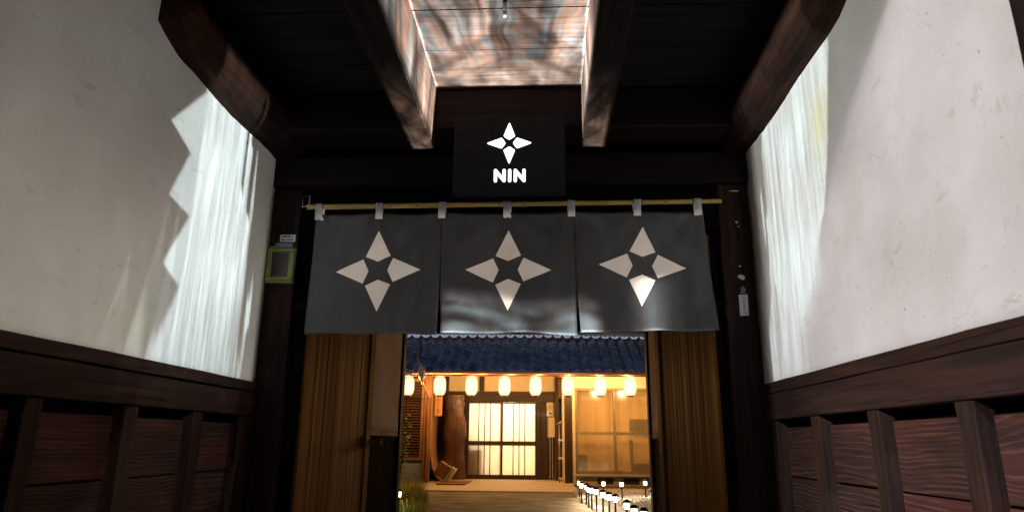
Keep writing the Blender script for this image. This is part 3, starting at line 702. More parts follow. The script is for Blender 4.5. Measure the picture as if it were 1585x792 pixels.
# ------------------------------------------------------------------ the house across the court
M['house_plaster'] = noisy('house_plaster', (.72, .64, .50), (.78, .70, .56), 6, .85, 4, .002, .2)
M['house_dark'] = wood('house_dark_wood', (.022, .011, .006), (.045, .022, .011), 2, 24, .5, .002)
M['house_beam'] = wood('house_dark_beam', (.022, .011, .006), (.045, .022, .011), 0, 24, .5, .002)
M['house_brown'] = wood('house_brown_wood', (.16, .075, .03), (.28, .14, .06), 2, 24, .5, .002)
M['fascia'] = wood('fascia_wood', (.22, .10, .045), (.36, .18, .08), 0, 20, .5, .002)
M['slat'] = wood('slat_wood', (.035, .016, .007), (.075, .034, .015), 0, 22, .45, .001)
M['base_wall'] = noisy('blue_grey_render', (.16, .20, .24), (.22, .26, .30), 7, .8)
M['concrete'] = noisy('foundation', (.42, .38, .32), (.55, .50, .42), 9, .8)
M['vent'] = mat('vent_dark', (.03, .025, .02), .6)
M['trim'] = noisy('pale_trim', (.55, .48, .36), (.62, .55, .42), 9, .5, 3, 0)
house = thing('house', 'Japanese house with blue tiled roof and glazed entrance across the lit courtyard', 'house', (-.5, 18, 0))
h0 = wpos(house)
def hp(b, name, m, parent=None, **k): return b.build(name, m, parent or house, **k)
YF, YE = 18.0, 19.5
# left wing: louvred shutter over a blue grey base
hp(MB().box(-6.5, -3.26, YF + .06, YF + .3, .60, 2.75), 'wing_wall', M['house_dark'])
hp(MB().box(-6.5, -3.22, YF - .02, YF + .3, -.03, .545), 'base_wall', M['base_wall'])
hp(MB().box(-6.5, -3.19, YF - .06, YF + .3, .55, .61), 'sill', M['house_brown'])
sh = hp(MB().box(-4.62, -4.54, YF - .03, YF + .06, .615, 2.62).box(-3.30, -3.235, YF - .03, YF + .06, .615, 2.62).box(-4.54, -3.30, YF - .03, YF + .06, 2.55, 2.62), 'shutter', M['house_brown'])
sm = MB(); sm.M = Matrix.Rotation(rad(38), 4, 'X'); sm.box(-.615, .615, -.033, .033, -.007, .007); sm = sm.mesh('slat'); sm.materials.append(M['slat'])
for k in range(27): piece('slat', sm, sh, Vector((-3.92, YF + .012, .66 + k * .0705)) - h0)
hp(MB().timber(-3.215, -3.03, YF - .06, YF + .1, 0, 2.7, 2, 8, .003, 90), 'corner_post', M['house_brown'], bev=.006)
# curved panel closing the left side of the porch
prof = [(-3.02, 2.7), (-3.03, 2.0), (-3.035, 1.4), (-3.03, .95), (-3.0, .62), (-2.94, .36), (-2.84, .15), (-2.70, .04), (-2.56, .03)]
def cp(u, v):
    t = v * 8; k = min(7, int(t)); f = t - k
    return (prof[k][0] * (1 - f) + prof[k + 1][0] * f, YF - .02 + 1.0 * u, prof[k][1] * (1 - f) + prof[k + 1][1] * f)
hp(MB().grid(cp, 4, 32), 'curved_panel', M['house_brown'], smooth=True, solid=.03)
# porch back wall
hp(MB().box(-3.1, .26, YE + .08, YE + .2, 2.40, 3.0), 'transom_wall', M['house_plaster'])
hp(MB().timber(-3.1, .45, YE - .02, YE + .14, 2.11, 2.41, 0, 10, .004, 91), 'door_beam', M['house_beam'], bev=.006)
for x in (-1.93, .24, -2.95): hp(MB().timber(x, x + (.14 if x < 0 else .08), YE + .02, YE + .16, 2.412, 2.95, 2, 5, .003, 92), 'transom_post', M['house_dark'])
hp(MB().box(-3.1, -2.335, YE + .05, YE + .2, 0, 2.11), 'porch_wall', M['house_dark'])
hp(MB().box(-.19, .02, YE + .02, YE + .2, 0, 2.11), 'porch_wall', M['house_dark'])
hp(MB().box(.02, .225, YE + .07, YE + .2, 1.17, 2.11), 'plaster_panel', M['house_plaster'])
for k in range(3): hp(MB().box(.02 + k * .069, .02 + k * .069 + .065, YE + .05, YE + .2, 0.03, 1.165), 'porch_board', M['house_dark'])
hp(MB().timber(.225, .34, YE - .35, YE + .2, 0, 2.8, 2, 8, .003, 93), 'porch_post', M['house_dark'], bev=.006)
hp(MB().timber(.33, .43, YE - .45, YE - .3, 2.2, 2.75, 2, 6, .003, 94), 'bracket', M['house_brown'], bev=.006)
# entrance: a pair of sliding doors with frosted panes
M['frosted'] = bpy.data.materials.new('frosted_glass'); M['frosted'].use_nodes = True; nt = M['frosted'].node_tree; nt.nodes.clear()
o_ = nt.nodes.new('ShaderNodeOutputMaterial'); tr = nt.nodes.new('ShaderNodeBsdfTranslucent'); gl = nt.nodes.new('ShaderNodeBsdfGlossy'); mx = nt.nodes.new('ShaderNodeMixShader')
tr.inputs[0].default_value = (.92, .90, .85, 1); gl.inputs['Roughness'].default_value = .25; mx.inputs[0].default_value = .06
nt.links.new(tr.outputs[0], mx.inputs[1]); nt.links.new(gl.outputs[0], mx.inputs[2]); nt.links.new(mx.outputs[0], o_.inputs[0])
hp(MB().box(-2.335, -2.25, YE - .03, YE + .16, 0.02, 2.11), 'door_jamb', M['house_dark'])
hp(MB().box(-.275, -.19, YE - .03, YE + .16, 0.02, 2.11), 'door_jamb', M['house_dark'])
hp(MB().box(-2.25, -.275, YE - .03, YE + .16, 0.02, .07), 'threshold', M['house_beam'])
M['bar_dark'] = mat('bar_dark', (.015, .008, .005), .6)
def slider(x0, x1, y, bars, label):
    d = bpy.data.objects.new('sliding_door', None); COL.objects.link(d); d.parent = house; d.location = Vector(((x0 + x1) / 2, y, .07)) - h0; d['label'] = label
    b = MB(); b.box(x0, x0 + .055, y, y + .035, .07, 2.108); b.box(x1 - .055, x1, y, y + .035, .07, 2.108); b.box(x0 + .055, x1 - .055, y, y + .035, 2.07, 2.108); b.box(x0 + .055, x1 - .055, y, y + .035, .07, .14)
    b.box(x0 + .055, x1 - .055, y - .002, y + .037, .925, 1.04); b.build('frame', M['house_dark'], d, bev=.004)
    MB().box(x0 + .055, x1 - .055, y + .014, y + .020, 1.04, 2.07).build('pane', M['frosted'], d)
    MB().box(x0 + .055, x1 - .055, y + .014, y + .020, .14, .925).build('pane', M['frosted'], d)
    for x in bars: MB().box(x - .014, x + .014, y - .004, y + .013, .142, .924).box(x - .014, x + .014, y + .002, y + .013, 1.041, 2.069).build('glazing_bar', M['bar_dark'], d)
slider(-2.25, -1.235, YE, (-1.92, -1.75, -1.59), 'left sliding door leaf with its dim lower corner')
slider(-1.315, -.275, YE + .06, (-.945, -.78, -.62), 'right sliding door leaf of plain bright panes')
# lit hall behind the doors
M['hall'] = noisy('hall_wall', (.80, .70, .52), (.84, .75, .58), 3, .9, 2, 0)
b = MB(); b.box(-2.9, .3, 22.2, 22.3, 0, 2.7).box(-2.95, -2.85, 19.75, 22.2, 0, 2.7).box(.25, .35, 19.75, 22.2, 0, 2.7).box(-2.9, .3, 19.72, 22.2, 2.6, 2.7).box(-2.9, .3, 19.72, 22.2, -.02, .03)
hp(b, 'hall', M['hall'])
cab = thing('shoe_cabinet', 'low cabinet showing as a dim block behind the left door pane', 'cabinet', (-2.0, 19.75, .03))
MB().box(-2.24, -1.76, 19.64, 19.95, .03, .92).build('body', M['house_brown'], cab)
pot = thing('potted_plant', 'small potted plant silhouetted behind the upper left door pane', 'plant', (-2.05, 19.72, .92))
MB().lathe([(.05, .92), (.075, .95), (.085, 1.08), (.08, 1.085)], -2.08, 19.74, 12).build('pot', M['house_brown'], pot, smooth=True)
M['leaf'] = noisy('leaf', (.035, .075, .015), (.08, .13, .03), 12, .5, 2, 0)
b = MB()
for k in range(40):
    a = rnd.uniform(0, 6.28); r_ = rnd.uniform(.03, .12); z = 1.1 + rnd.uniform(0, .16); c = Vector((-2.08 + r_ * math.cos(a), 19.74 + r_ * .5 * math.sin(a), z)); t = Vector((rnd.uniform(-1, 1), rnd.uniform(-1, 1), rnd.uniform(-.5, 1))).normalized() * .05; n = t.orthogonal() * .5
    b._add([c - t, c + n, c + t, c - n], [(0, 1, 2, 3)])
b.build('foliage', M['leaf'], pot)
ld = bpy.data.lights.new('hall_lamp', 'POINT'); ld.energy = 125; ld.color = (1, .87, .62); ld.shadow_soft_size = .18
lo = bpy.data.objects.new('hall_lamp', ld); COL.objects.link(lo); lo.location = (-1.15, 20.75, 2.1)
# right wing: large glazed window over a foundation
hp(MB().timber(.46, .66, YF - .04, YF + .16, 0, 2.66, 2, 8, .003, 95), 'corner_post', M['house_dark'], bev=.006)
hp(MB().box(.662, .735, YF - .03, YF + .1, 0, 2.40), 'window_jamb', M['trim'])
hp(MB().box(.46, 5.5, YF + .02, YF + .2, 2.40, 2.75), 'upper_wall', M['house_plaster'])
fnd = hp(MB().box(.735, 5.5, YF - .01, YF + .2, -.05, .20), 'foundation', M['concrete'])
for x in (1.28, 1.93, 2.95): 
    v_ = hp(MB().box(x, x + .40, YF - .012, YF - .004, .012, .165), 'vent', M['vent'], fnd)
hp(MB().box(.735, 5.5, YF - .06, YF + .12, .205, .245), 'window_sill', M['trim'])
M['clear_glass'] = bpy.data.materials.new('window_glass'); M['clear_glass'].use_nodes = True; nt = M['clear_glass'].node_tree; nt.nodes.clear()
o_ = nt.nodes.new('ShaderNodeOutputMaterial'); tr = nt.nodes.new('ShaderNodeBsdfTransparent'); gl = nt.nodes.new('ShaderNodeBsdfGlossy'); mx = nt.nodes.new('ShaderNodeMixShader')
tr.inputs[0].default_value = (.93, .92, .88, 1); gl.inputs['Roughness'].default_value = .12; mx.inputs[0].default_value = .10
nt.links.new(tr.outputs[0], mx.inputs[1]); nt.links.new(gl.outputs[0], mx.inputs[2]); nt.links.new(mx.outputs[0], o_.inputs[0])
M['frame'] = noisy('bronze_frame', (.20, .165, .12), (.25, .21, .15), 12, .4, 2, 0)
for k, (x0, x1) in enumerate(((.735, 1.79), (1.72, 2.90), (2.84, 4.0))):
    y = YF + (.0 if k % 2 == 0 else .04)
    b = MB(); b.box(x0, x0 + .06, y, y + .035, .246, 2.40).box(x1 - .06, x1, y, y + .035, .246, 2.40).box(x0 + .06, x1 - .06, y, y + .035, 2.335, 2.40).box(x0 + .06, x1 - .06, y, y + .035, .246, .33).box(x0 + .06, x1 - .06, y - .002, y + .037, 1.215, 1.29)
    wdw = hp(b, 'window', M['frame'], bev=.004)
    MB().box(x0 + .06, x1 - .06, y + .014, y + .02, 1.29, 2.335).box(x0 + .06, x1 - .06, y + .014, y + .02, .33, 1.215).build('pane', M['clear_glass'], wdw)
M['curtain_cream'] = noisy('cream_blind', (.80, .69, .52), (.84, .74, .58), 2, .9, 3, 0)
nt = M['curtain_cream'].node_tree; bb = nt.nodes['Principled BSDF']; tr = nt.nodes.new('ShaderNodeBsdfTranslucent'); mx = nt.nodes.new('ShaderNodeMixShader'); mx.inputs[0].default_value = .5
nt.links.new(bb.inputs['Base Color'].links[0].from_socket, tr.inputs[0]); nt.links.new(bb.outputs[0], mx.inputs[1]); nt.links.new(tr.outputs[0], mx.inputs[2]); nt.links.new(mx.outputs[0], nt.nodes['Material Output'].inputs[0])
blind = thing('window_blind', 'cream blind hanging just behind the large right-hand window', 'blind', (2.2, YF + .3, .25))
MB().grid(lambda u, v: (.74 + 3.2 * u, YF + .30 + .012 * math.sin(u * 70), .25 + 2.15 * v), 160, 2).build('fabric', M['curtain_cream'], blind, smooth=True, solid=.004)
M['carton'] = noisy('grey_carton', (.34, .28, .20), (.40, .33, .25), 6, .8, 2, 0)
def carton(name, x0, x1, z0, z1, y, label, m='carton'):
    c = thing(name, label, 'box', ((x0 + x1) / 2, y, z0)); MB().box(x0, x1, y, y + .12, z0, z1).build('body', M[m], c, bev=.006)
    MB().box(x0 + .02, x1 - .02, y - .006, y, z1 - .07, z1 - .03).build('tape', M[m], c)
    return c
carton('storage_box', .80, 1.04, .33, .72, YF + .12, 'dark box standing behind the window by its left jamb')
carton('storage_box', 2.16, 2.80, .33, .52, YF + .12, 'wide low box on the floor behind the right window pane')
carton('storage_box', 2.14, 2.22, .52, 1.10, YF + .12, 'tall narrow box behind the right window pane, on the wide one')
carton('storage_box', 2.16, 2.7, 1.30, 1.62, YF + .13, 'grey box showing above the middle rail of the right window pane')
b = MB(); b.box(.46, 5.5, 21.0, 21.1, 0, 2.7).box(.42, .46, 18.2, 21.0, 0, 2.7).box(5.4, 5.5, 18.2, 21, 0, 2.7).box(.46, 5.5, 18.2, 21, 2.65, 2.7).box(.46, 5.5, 18.2, 21, .2, .24)
hp(b, 'side_room', M['hall'])
ld = bpy.data.lights.new('room_lamp', 'POINT'); ld.energy = 105; ld.color = (1, .60, .23); ld.shadow_soft_size = .2
lo = bpy.data.objects.new('room_lamp', ld); COL.objects.link(lo); lo.location = (2.0, 19.9, 1.6)
# roof
SLOPE = math.atan2(1.13, 2.2); ce, se = math.cos(SLOPE), math.sin(SLOPE)
EY, EZ = 17.0, 2.70
roof = hp(MB().prism([(0, 0)] * 0 or [(-6.6, 0), (5.6, 0), (5.6, .03), (-6.6, .03)], 0, 2.5), 'roof', M['house_beam'])
roof.data.transform(Matrix.Translation(h0)); roof.data.transform(Matrix.Translation(Vector((0, EY, EZ)) - h0) @ Matrix.Rotation(SLOPE, 4, 'X'))
M['tile'] = noisy('blue_glazed_tile', (.050, .062, .095), (.090, .106, .150), 5, .25, 4, .001, .6)
nt = M['tile'].node_tree; oi = nt.nodes.new('ShaderNodeObjectInfo'); bb = nt.nodes['Principled BSDF']; src = bb.inputs['Base Color'].links[0].from_socket
nt.links.new(mixc(nt, X(nt, oi.outputs['Random']).step(0., 1.) * .75, src, (.020, .026, .045)), bb.inputs['Base Color'])
M['ridge_plaster'] = noisy('ridge_mortar', (.70, .70, .74), (.80, .80, .84), 10, .8, 3, 0)
tb = MB(); n = 8
def tz(u): return .031 * math.cos(2 * math.pi * (u - .30)) + (.012 if u > .8 else 0)
top = [(u / n * .285 - .14, 0, .036 + tz(u / n)) for u in range(n + 1)]
tb._add(top + [(x, .29, z - .008) for x, _, z in top] + [(x, 0, z - .046) for x, _, z in top],
        [(i, i + 1, n + 2 + i, n + 1 + i) for i in range(n)] + [(i + 1, i, 2 * n + 2 + i, 2 * n + 3 + i) for i in range(n)])
tm = tb.mesh('roof_tile', smooth=False); tm.materials.append(M['tile'])
tile0 = bpy.data.objects.new('roof_tile', tm)
cols, rows = 27, 10
def tile_at(i, j):
    s_ = .247 * j - .03; x = -4.05 + .27 * i
    sagz = -.05 * max(0, x) / 3
    return Vector((x + rnd.uniform(-.006, .006), EY + s_ * ce - .03 * se, EZ + s_ * se + .035 + sagz * (j / 10))), (SLOPE - .05 + rnd.uniform(-.03, .03), rnd.uniform(-.04, .04), rnd.uniform(-.02, .02))
for j in range(rows):
    for i in range(cols):
        l, r_ = tile_at(i, j); piece('roof_tile', tm, roof, l - h0, r_)
rest = MB()
for j in range(rows):
    for i in list(range(-9, 0)) + list(range(cols, cols + 8)):
        l, r_ = tile_at(i, j); rest.M = Matrix.Translation(l) @ Matrix.Rotation(r_[0], 4, 'X'); rest._add([tuple(v.co) for v in tm.vertices], [tuple(p.vertices) for p in tm.polygons])
rt_ = rest.build('roof_tiles', M['tile'], roof); rt_['kind'] = 'stuff'
# ridge: mortar crescents between the tile waves, then flat courses and a round cap
RY, RZ = EY + 2.45 * ce, EZ + 2.45 * se + .05
cm = MB(); cm.prism([(.115 * math.cos(math.pi + math.pi * k / 8), .075 * math.sin(math.pi + math.pi * k / 8)) for k in range(9)] + [(.06, .0), (.0, -.028), (-.06, .0)], -.02, .06)
cm = cm.mesh('ridge_mortar'); cm.materials.append(M['ridge_plaster'])
for i in range(-1, 28): piece('ridge_mortar', cm, roof, Vector((-4.0 + .27 * i, RY - .06, RZ + .095 - .05 * max(0, -4.05 + .27 * i) / 3)) - h0, (rnd.uniform(-.05, .05), 0, rnd.uniform(-.06, .06)))
for k, (dy, z0, z1) in enumerate(((.02, .09, .125), (.05, .128, .16), (.08, .163, .195))):
    hp(MB().grid(lambda u, v: (-6.6 + 12.2 * u, RY + dy - .0, RZ + z0 + (z1 - z0) * v - .05 * max(0, -6.6 + 12.2 * u) / 3), 40, 1), 'ridge_course', M['tile'], roof, solid=.12)
hp(MB().tube([(-6.6, RY + .12, RZ + .22), (0, RY + .12, RZ + .22), (5.6, RY + .12, RZ + .13)], .075, 12), 'ridge_cap', M['tile'], roof, smooth=True)
b = MB()
b._add([(-6.6, RY + .1, RZ + .1), (5.6, RY + .1, RZ + .1), (5.6, 23.5, 2.7), (-6.6, 23.5, 2.7)], [(0, 1, 2, 3)]); hp(b, 'rear_slope', M['tile'], roof)
hp(MB().timber(-6.5, 5.5, EY + .02, EY + .06, EZ - .10, EZ - .01, 0, 20, .002, 96), 'fascia', M['fascia'], bev=.004)
M['copper'] = mat('copper_gutter', (.50, .25, .12), .35, .5, .7)
hp(MB().tube([(-3.38, EY - .05, EZ - .03), (5.5, EY - .05, EZ - .045)], .035, 10), 'gutter', M['copper'], smooth=True)
hp(MB()._add([(-6.5, EY + .06, EZ - .04), (5.5, EY + .06, EZ - .04), (5.5, 18.1, EZ + .48), (-6.5, 18.1, EZ + .48)], [(0, 1, 2, 3)]), 'soffit', M['fascia'])
b = MB()
for k in range(27):
    x = -6.4 + k * .45; b._add([], []); b.prism([(x, 0), (x + .05, 0), (x + .05, .06), (x, .06)], .08, 1.1)
rf = b.build('rafters', M['house_brown'], house); rf.data.transform(Matrix.Translation(h0)); rf.data.transform(Matrix.Translation(Vector((0, EY, EZ - .105)) - h0) @ Matrix.Rotation(SLOPE, 4, 'X'))
# rain pipe from the upper roof down into the gutter head, then down the corner
M['pipe'] = mat('brown_pipe', (.17, .11, .08), .45, .5, .2)
hp(MB().tube([(-3.60, EY + 1.9, EZ + 1.09), (-3.34, EY + .45, EZ + .36), (-3.14, EY - .02, EZ + .12)], .035, 8), 'sloping_pipe', M['pipe'], smooth=True)
hp(MB().lathe([(.05, EZ - .20), (.10, EZ - .12), (.115, EZ + .06), (.115, EZ + .13), (.10, EZ + .13)], -3.13, EY - .04, 12), 'pipe_head', M['pipe'])
hp(MB().tube([(-3.13, EY - .04, EZ - .18), (-3.11, EY + .0, EZ - .30), (-3.10, EY + .82, EZ - .58), (-3.11, EY + .88, EZ - .70), (-3.11, EY + .88, .02)], .032, 10), 'downpipe', M['copper'], smooth=True)

# ------------------------------------------------------------------ paper lanterns under the eave
def lantern_paper():
    m = bpy.data.materials.new('lantern_paper'); m.use_nodes = True; nt = m.node_tree; nt.nodes.clear()
    out = nt.nodes.new('ShaderNodeOutputMaterial'); em = nt.nodes.new('ShaderNodeEmission'); tr = nt.nodes.new('ShaderNodeBsdfTransparent'); mx = nt.nodes.new('ShaderNodeMixShader')
    t = nt.nodes.new('ShaderNodeTexCoord'); sp = nt.nodes.new('ShaderNodeSeparateXYZ'); nt.links.new(t.outputs['Object'], sp.inputs[0]); z = X(nt, sp.outputs[2])
    lw = nt.nodes.new('ShaderNodeLayerWeight'); lw.inputs[0].default_value = .5; fc = X(nt, lw.outputs['Facing'])
    rib = (z * (2 * math.pi / (.49 / 13))).m('SINE') * .5 + .5
    st = (1. - ((z + .03).abs() / .25).pow(2.) * .42) * (1. - rib.pow(3.) * .34) * (1. - fc.pow(2.) * .50) * 2.1
    nt.links.new(mixc(nt, fc.step(.1, 1.), (1., .83, .55), (1., .70, .32)), em.inputs[0]); nt.links.new(st.k, em.inputs[1])
    tr.inputs[0].default_value = (1, .9, .75, 1); mx.inputs[0].default_value = .3
    nt.links.new(em.outputs[0], mx.inputs[1]); nt.links.new(tr.outputs[0], mx.inputs[2]); nt.links.new(mx.outputs[0], out.inputs[0])
    return m
M['lantern'] = lantern_paper(); M['black'] = mat('black_ring', (.02, .018, .015), .5); M['stake'] = mat('black_stake', (.004, .004, .004), .9, .05)
LX = [-3.494, -2.688, -1.886, -1.054, -.276, .532, 1.336, 2.072]
LN = ['leftmost paper lantern, speckled with dark marks, in front of the louvred shutter',
      'glowing paper lantern hanging above the carved plaque, second from the left',
      'glowing paper lantern above the left edge of the sliding doors',
      'glowing paper lantern above the middle of the sliding doors',
      'glowing paper lantern between the sliding doors and the power meter',
      'glowing paper lantern hanging before the dark corner post right of the meter',
      'glowing paper lantern in front of the left window pane, second from the right',
      'rightmost glowing paper lantern, closest to the right gate door']
prof = []
nr = 13
for k in range(nr * 2 + 1):
    t = k / (nr * 2); z = -.245 + .49 * t
    r_ = .155 * (1 - abs(2 * t - 1) ** 4.2 * .42) + (.0035 if k % 2 else -.0025)
    prof.append((r_, z))
def make_lantern(x):
    t = thing('paper_lantern', LN[0], 'lantern', (x, EY - .02 + .1, 2.37), 'paper lanterns in a row under the eave')
    o = MB().lathe(prof, 0, 0, 24); me = o.mesh('shade', smooth=True); me.materials.append(M['lantern']); piece('shade', me, t, (0, 0, 0))
    for nm, a in (('top_ring', [(.075, .245), (.088, .25), (.088, .272), (.06, .276)]), ('bottom_ring', [(.06, -.272), (.086, -.268), (.086, -.245), (.075, -.242)])):
        me = MB().lathe(a, 0, 0, 16).mesh(nm); me.materials.append(M['black']); piece(nm, me, t, (0, 0, 0))
    me = MB().tube([(0, 0, .27), (0, 0, .345)], .006, 6).mesh('hanger'); me.materials.append(M['black']); piece('hanger', me, t, (0, 0, 0))
    return t
l0 = make_lantern(LX[0])
for k in range(1, 8):
    c = copy_tree(l0, loc=(LX[k], EY + .08, 2.37 + .003 * k + rnd.uniform(-.006, .006))); c['label'] = LN[k]; c.rotation_euler = (rnd.uniform(-.02, .02), rnd.uniform(-.02, .02), rnd.uniform(0, 3))
for k, x in enumerate(LX):
    ld = bpy.data.lights.new('lantern_bulb', 'POINT'); ld.energy = 190; ld.color = (1, .55, .19); ld.shadow_soft_size = .06
    lo = bpy.data.objects.new('lantern_bulb', ld); COL.objects.link(lo); lo.location = (x, EY + .08, 2.35)
# leaf shadow put on the first lantern as dark flecks
b = MB()
for k in range(22):
    a = rad(rnd.uniform(225, 315)); z = rnd.uniform(.02, .19); w_ = rnd.uniform(.006, .022); R_ = .164
    b._add([(R_ * math.cos(a - w_ / R_), R_ * math.sin(a - w_ / R_), z), (R_ * math.cos(a), R_ * math.sin(a), z - w_ * .5), (R_ * math.cos(a + w_ / R_), R_ * math.sin(a + w_ / R_), z + .004), (R_ * math.cos(a), R_ * math.sin(a), z + w_ * .6)], [(0, 1, 2, 3)])
me = b.mesh('dark_marks'); me.materials.append(M['pipe']); piece('dark_marks', me, l0, (0, 0, 0))['kind'] = 'stuff'
wire = thing('lantern_wire', 'thin dark wire under the eave from which the lanterns hang', 'wire', (-.7, EY + .08, 2.7))
MB().tube([(-3.9 + k * .27, EY + .08, 2.712 - .006 * math.sin(k * 2.1)) for k in range(26)], .005, 6).build('strand', M['black'], wire)
MB().tube([(-3.9, EY + .08, 2.712), (-3.9, EY + .25, 2.75)], .006, 6).build('bracket', M['black'], wire)

# ------------------------------------------------------------------ things round the entrance
M['plaque'] = wood('plaque_wood', (.30, .13, .04), (.48, .24, .09), 2, 24, .4, .002)
pq = thing('hanging_plaque', 'narrow carved wooden plaque hanging below the second lantern', 'plaque', (-2.86, 18.1, 2.22))
MB().timber(-2.955, -2.765, 18.08, 18.12, 1.66, 2.22, 2, 8, .004, 97).build('board', M['plaque'], pq, bev=.008)
M['carved'] = mat('carved_ink', (.06, .03, .015), .6)
for k, ch in enumerate('忍之家'): mesh_from_text(ch, .14, 'character', M['carved'], pq, (0, -.024, -.11 - .165 * k), (rad(90), 0, 0))
MB().tube([(-2.86, 18.1, 2.215), (-2.86, 18.1, 2.62)], .005, 6).build('cord', M['black'], pq)
M['burl'] = wood('polished_slab', (.022, .007, .004), (.070, .022, .010), 2, 14, .34, .03, spec=.6, blotch=(.16, .055, .02))
slab = thing('wood_slab', 'tall rough-edged polished wooden slab standing left of the sliding doors', 'wood slab', (-2.6, 19.1, 0))
b = MB(); n = 20; m = 40; vs_ = []
for j in range(m + 1):
    z = .03 + 2.28 * j / m; wl_ = .30 + .03 * math.sin(j * .35) + (.08 if j < 5 else 0) * (5 - j) / 5
    for k in range(n):
        a = 2 * math.pi * k / n; q = 1 + .08 * mnoise.noise((math.cos(a) * 1.5, math.sin(a) * 1.5, z * 2.6)) + .08 * mnoise.noise((math.cos(a) * 4, math.sin(a) * 4, z * 7))
        vs_.append((-2.565 + wl_ * math.cos(a) * q + .02 * math.sin(z * 2), 19.1 + .13 * math.sin(a) * q, z))
b._add(vs_, [(j * n + k, j * n + (k + 1) % n, (j + 1) * n + (k + 1) % n, (j + 1) * n + k) for j in range(m) for k in range(n)] + [tuple(range(n - 1, -1, -1)), tuple(m * n + k for k in range(n))])
b.build('trunk_slice', M['burl'], slab, smooth=True)
crate = thing('leaning_crate', 'brown wooden box tipped against the curved panel, two pale slats on it', 'crate', (-2.62, 17.6, .05))
Mc = Matrix.Translation((-2.72, 17.55, .17)) @ Matrix.Rotation(rad(33), 4, 'Y') @ Matrix.Scale(.86, 4)
b = MB(); b.M = Mc; b.box(-.16, .19, -.2, .2, .01, .42); b.build('body', M['house_brown'], crate, bev=.01)
for dx in (.215, .295):
    b = MB(); b.M = Mc; b.box(dx, dx + .04, -.21, .2, -.01, .46); b.build('slat', M['trim'], crate, bev=.006)
mb_ = thing('wooden_mat', 'flat brown wooden board lying on the slab by the tipped crate', 'board', (-2.3, 17.2, .026))
b = MB()
for k in range(6): MB().box(-2.62 + k * .115, -2.62 + k * .115 + .108, 16.6, 18.2, .029, .050 + rnd.uniform(0, .003)).build('plank', M['house_brown'], mb_)
M['meter'] = noisy('meter_casing', (.62, .58, .46), (.68, .64, .52), 14, .4, 2, 0)
pm = thing('power_meter', 'small cream power meter on the plaster strip right of the doors', 'meter', (.11, 19.5, 1.8))
MB().box(.0, .2, YE - .03, YE + .07, 1.72, 2.11).build('casing', M['meter'], pm, bev=.02)
MB().lathe([(.075, 0), (.08, .015), (.075, .05), (.06, .06)], 0, 0, 20).build('dial', M['clear_glass'], pm).matrix_local = Matrix.Translation((-.01, -.03, .19)) @ Matrix.Rotation(rad(90), 4, 'X') @ Matrix.Translation(Vector((.11, 19.5, 1.8)))
MB().box(.05, .15, YE - .036, YE - .031, 1.78, 1.83).build('counter', M['ink'], pm)
M['railing'] = mat('bronze_rail', (.30, .22, .14), .35, .5, .6)
rl = thing('handrail', 'slim metal handrail with two brackets beside the dark corner post', 'handrail', (.37, 18.3, 0))
MB().tube([(.325, 18.3, 0.02), (.33, 18.3, 1.50)], .017, 8).build('post', M['railing'], rl, smooth=True)
MB().tube([(.425, 18.3, 0.02), (.435, 18.3, 1.55)], .017, 8).build('post', M['railing'], rl, smooth=True)
MB().tube([(.265, 18.3, 1.47), (.40, 18.3, 1.55), (.525, 18.3, 1.63)], .026, 8).build('top_rail', M['railing'], rl, smooth=True)
for z in (1.07, .62, .12): MB().box(.30, .46, 18.27, 18.32, z - .02, z + .03).build('bracket', M['trim'], rl)

# ------------------------------------------------------------------ garden
bed = MB().grid(lambda u, v: (path_edge(7.4 + 8.9 * v) - .02 + (3.6 - path_edge(7.4 + 8.9 * v)) * u, 7.4 + 8.9 * v, .006 + .02 * math.sin(u * 3) * math.sin(v * 9) ** 2), 16, 40)
struct(bed.build('gravel_bed', M['gravel'], smooth=True))
b = MB()
for k in range(5200):
    v = rnd.random() ** 1.25; y = 7.5 + 8.6 * v; x = path_edge(y) + rnd.uniform(-.05, 1.0 + .16 * (y - 7.5)); s_ = rnd.uniform(.012, .028)
    R_ = Matrix.Rotation(rnd.uniform(0, 6), 3, 'Z') @ Matrix.Rotation(rnd.uniform(0, 6), 3, 'X')
    c = Vector((x, y, .012 + s_ * .4)); q = [Vector(p) for p in ((1.2, 0, 0), (-1.1, .1, 0), (0, .9, 0), (.1, -1, 0), (0, 0, .7), (0, 0, -.7))]
    b._add([c + R_ @ (p * s_) for p in q], [(0, 2, 4), (2, 1, 4), (1, 3, 4), (3, 0, 4), (2, 0, 5), (1, 2, 5), (3, 1, 5), (0, 3, 5)])
gv = b.build('gravel', M['gravel']); tag(gv, 'white gravel spread over the bed beside the courtyard path', 'gravel', kind='stuff')
M['bulb'] = mat('garden_bulb', (.9, .9, .85), .5, emis=(1, .80, .52), estr=9)
GL = [(.60, 13.29), (.60, 12.41), (.66, 12.06), (.67, 11.55), (.70, 11.24), (.76, 11.0), (.81, 10.42), (.86, 9.93), (.91, 9.62), (.95, 8.61), (.965, 7.97), (1.015, 7.62), (1.05, 13.31), (1.36, 12.96), (1.87, 13.58), (-2.10, 9.95)]
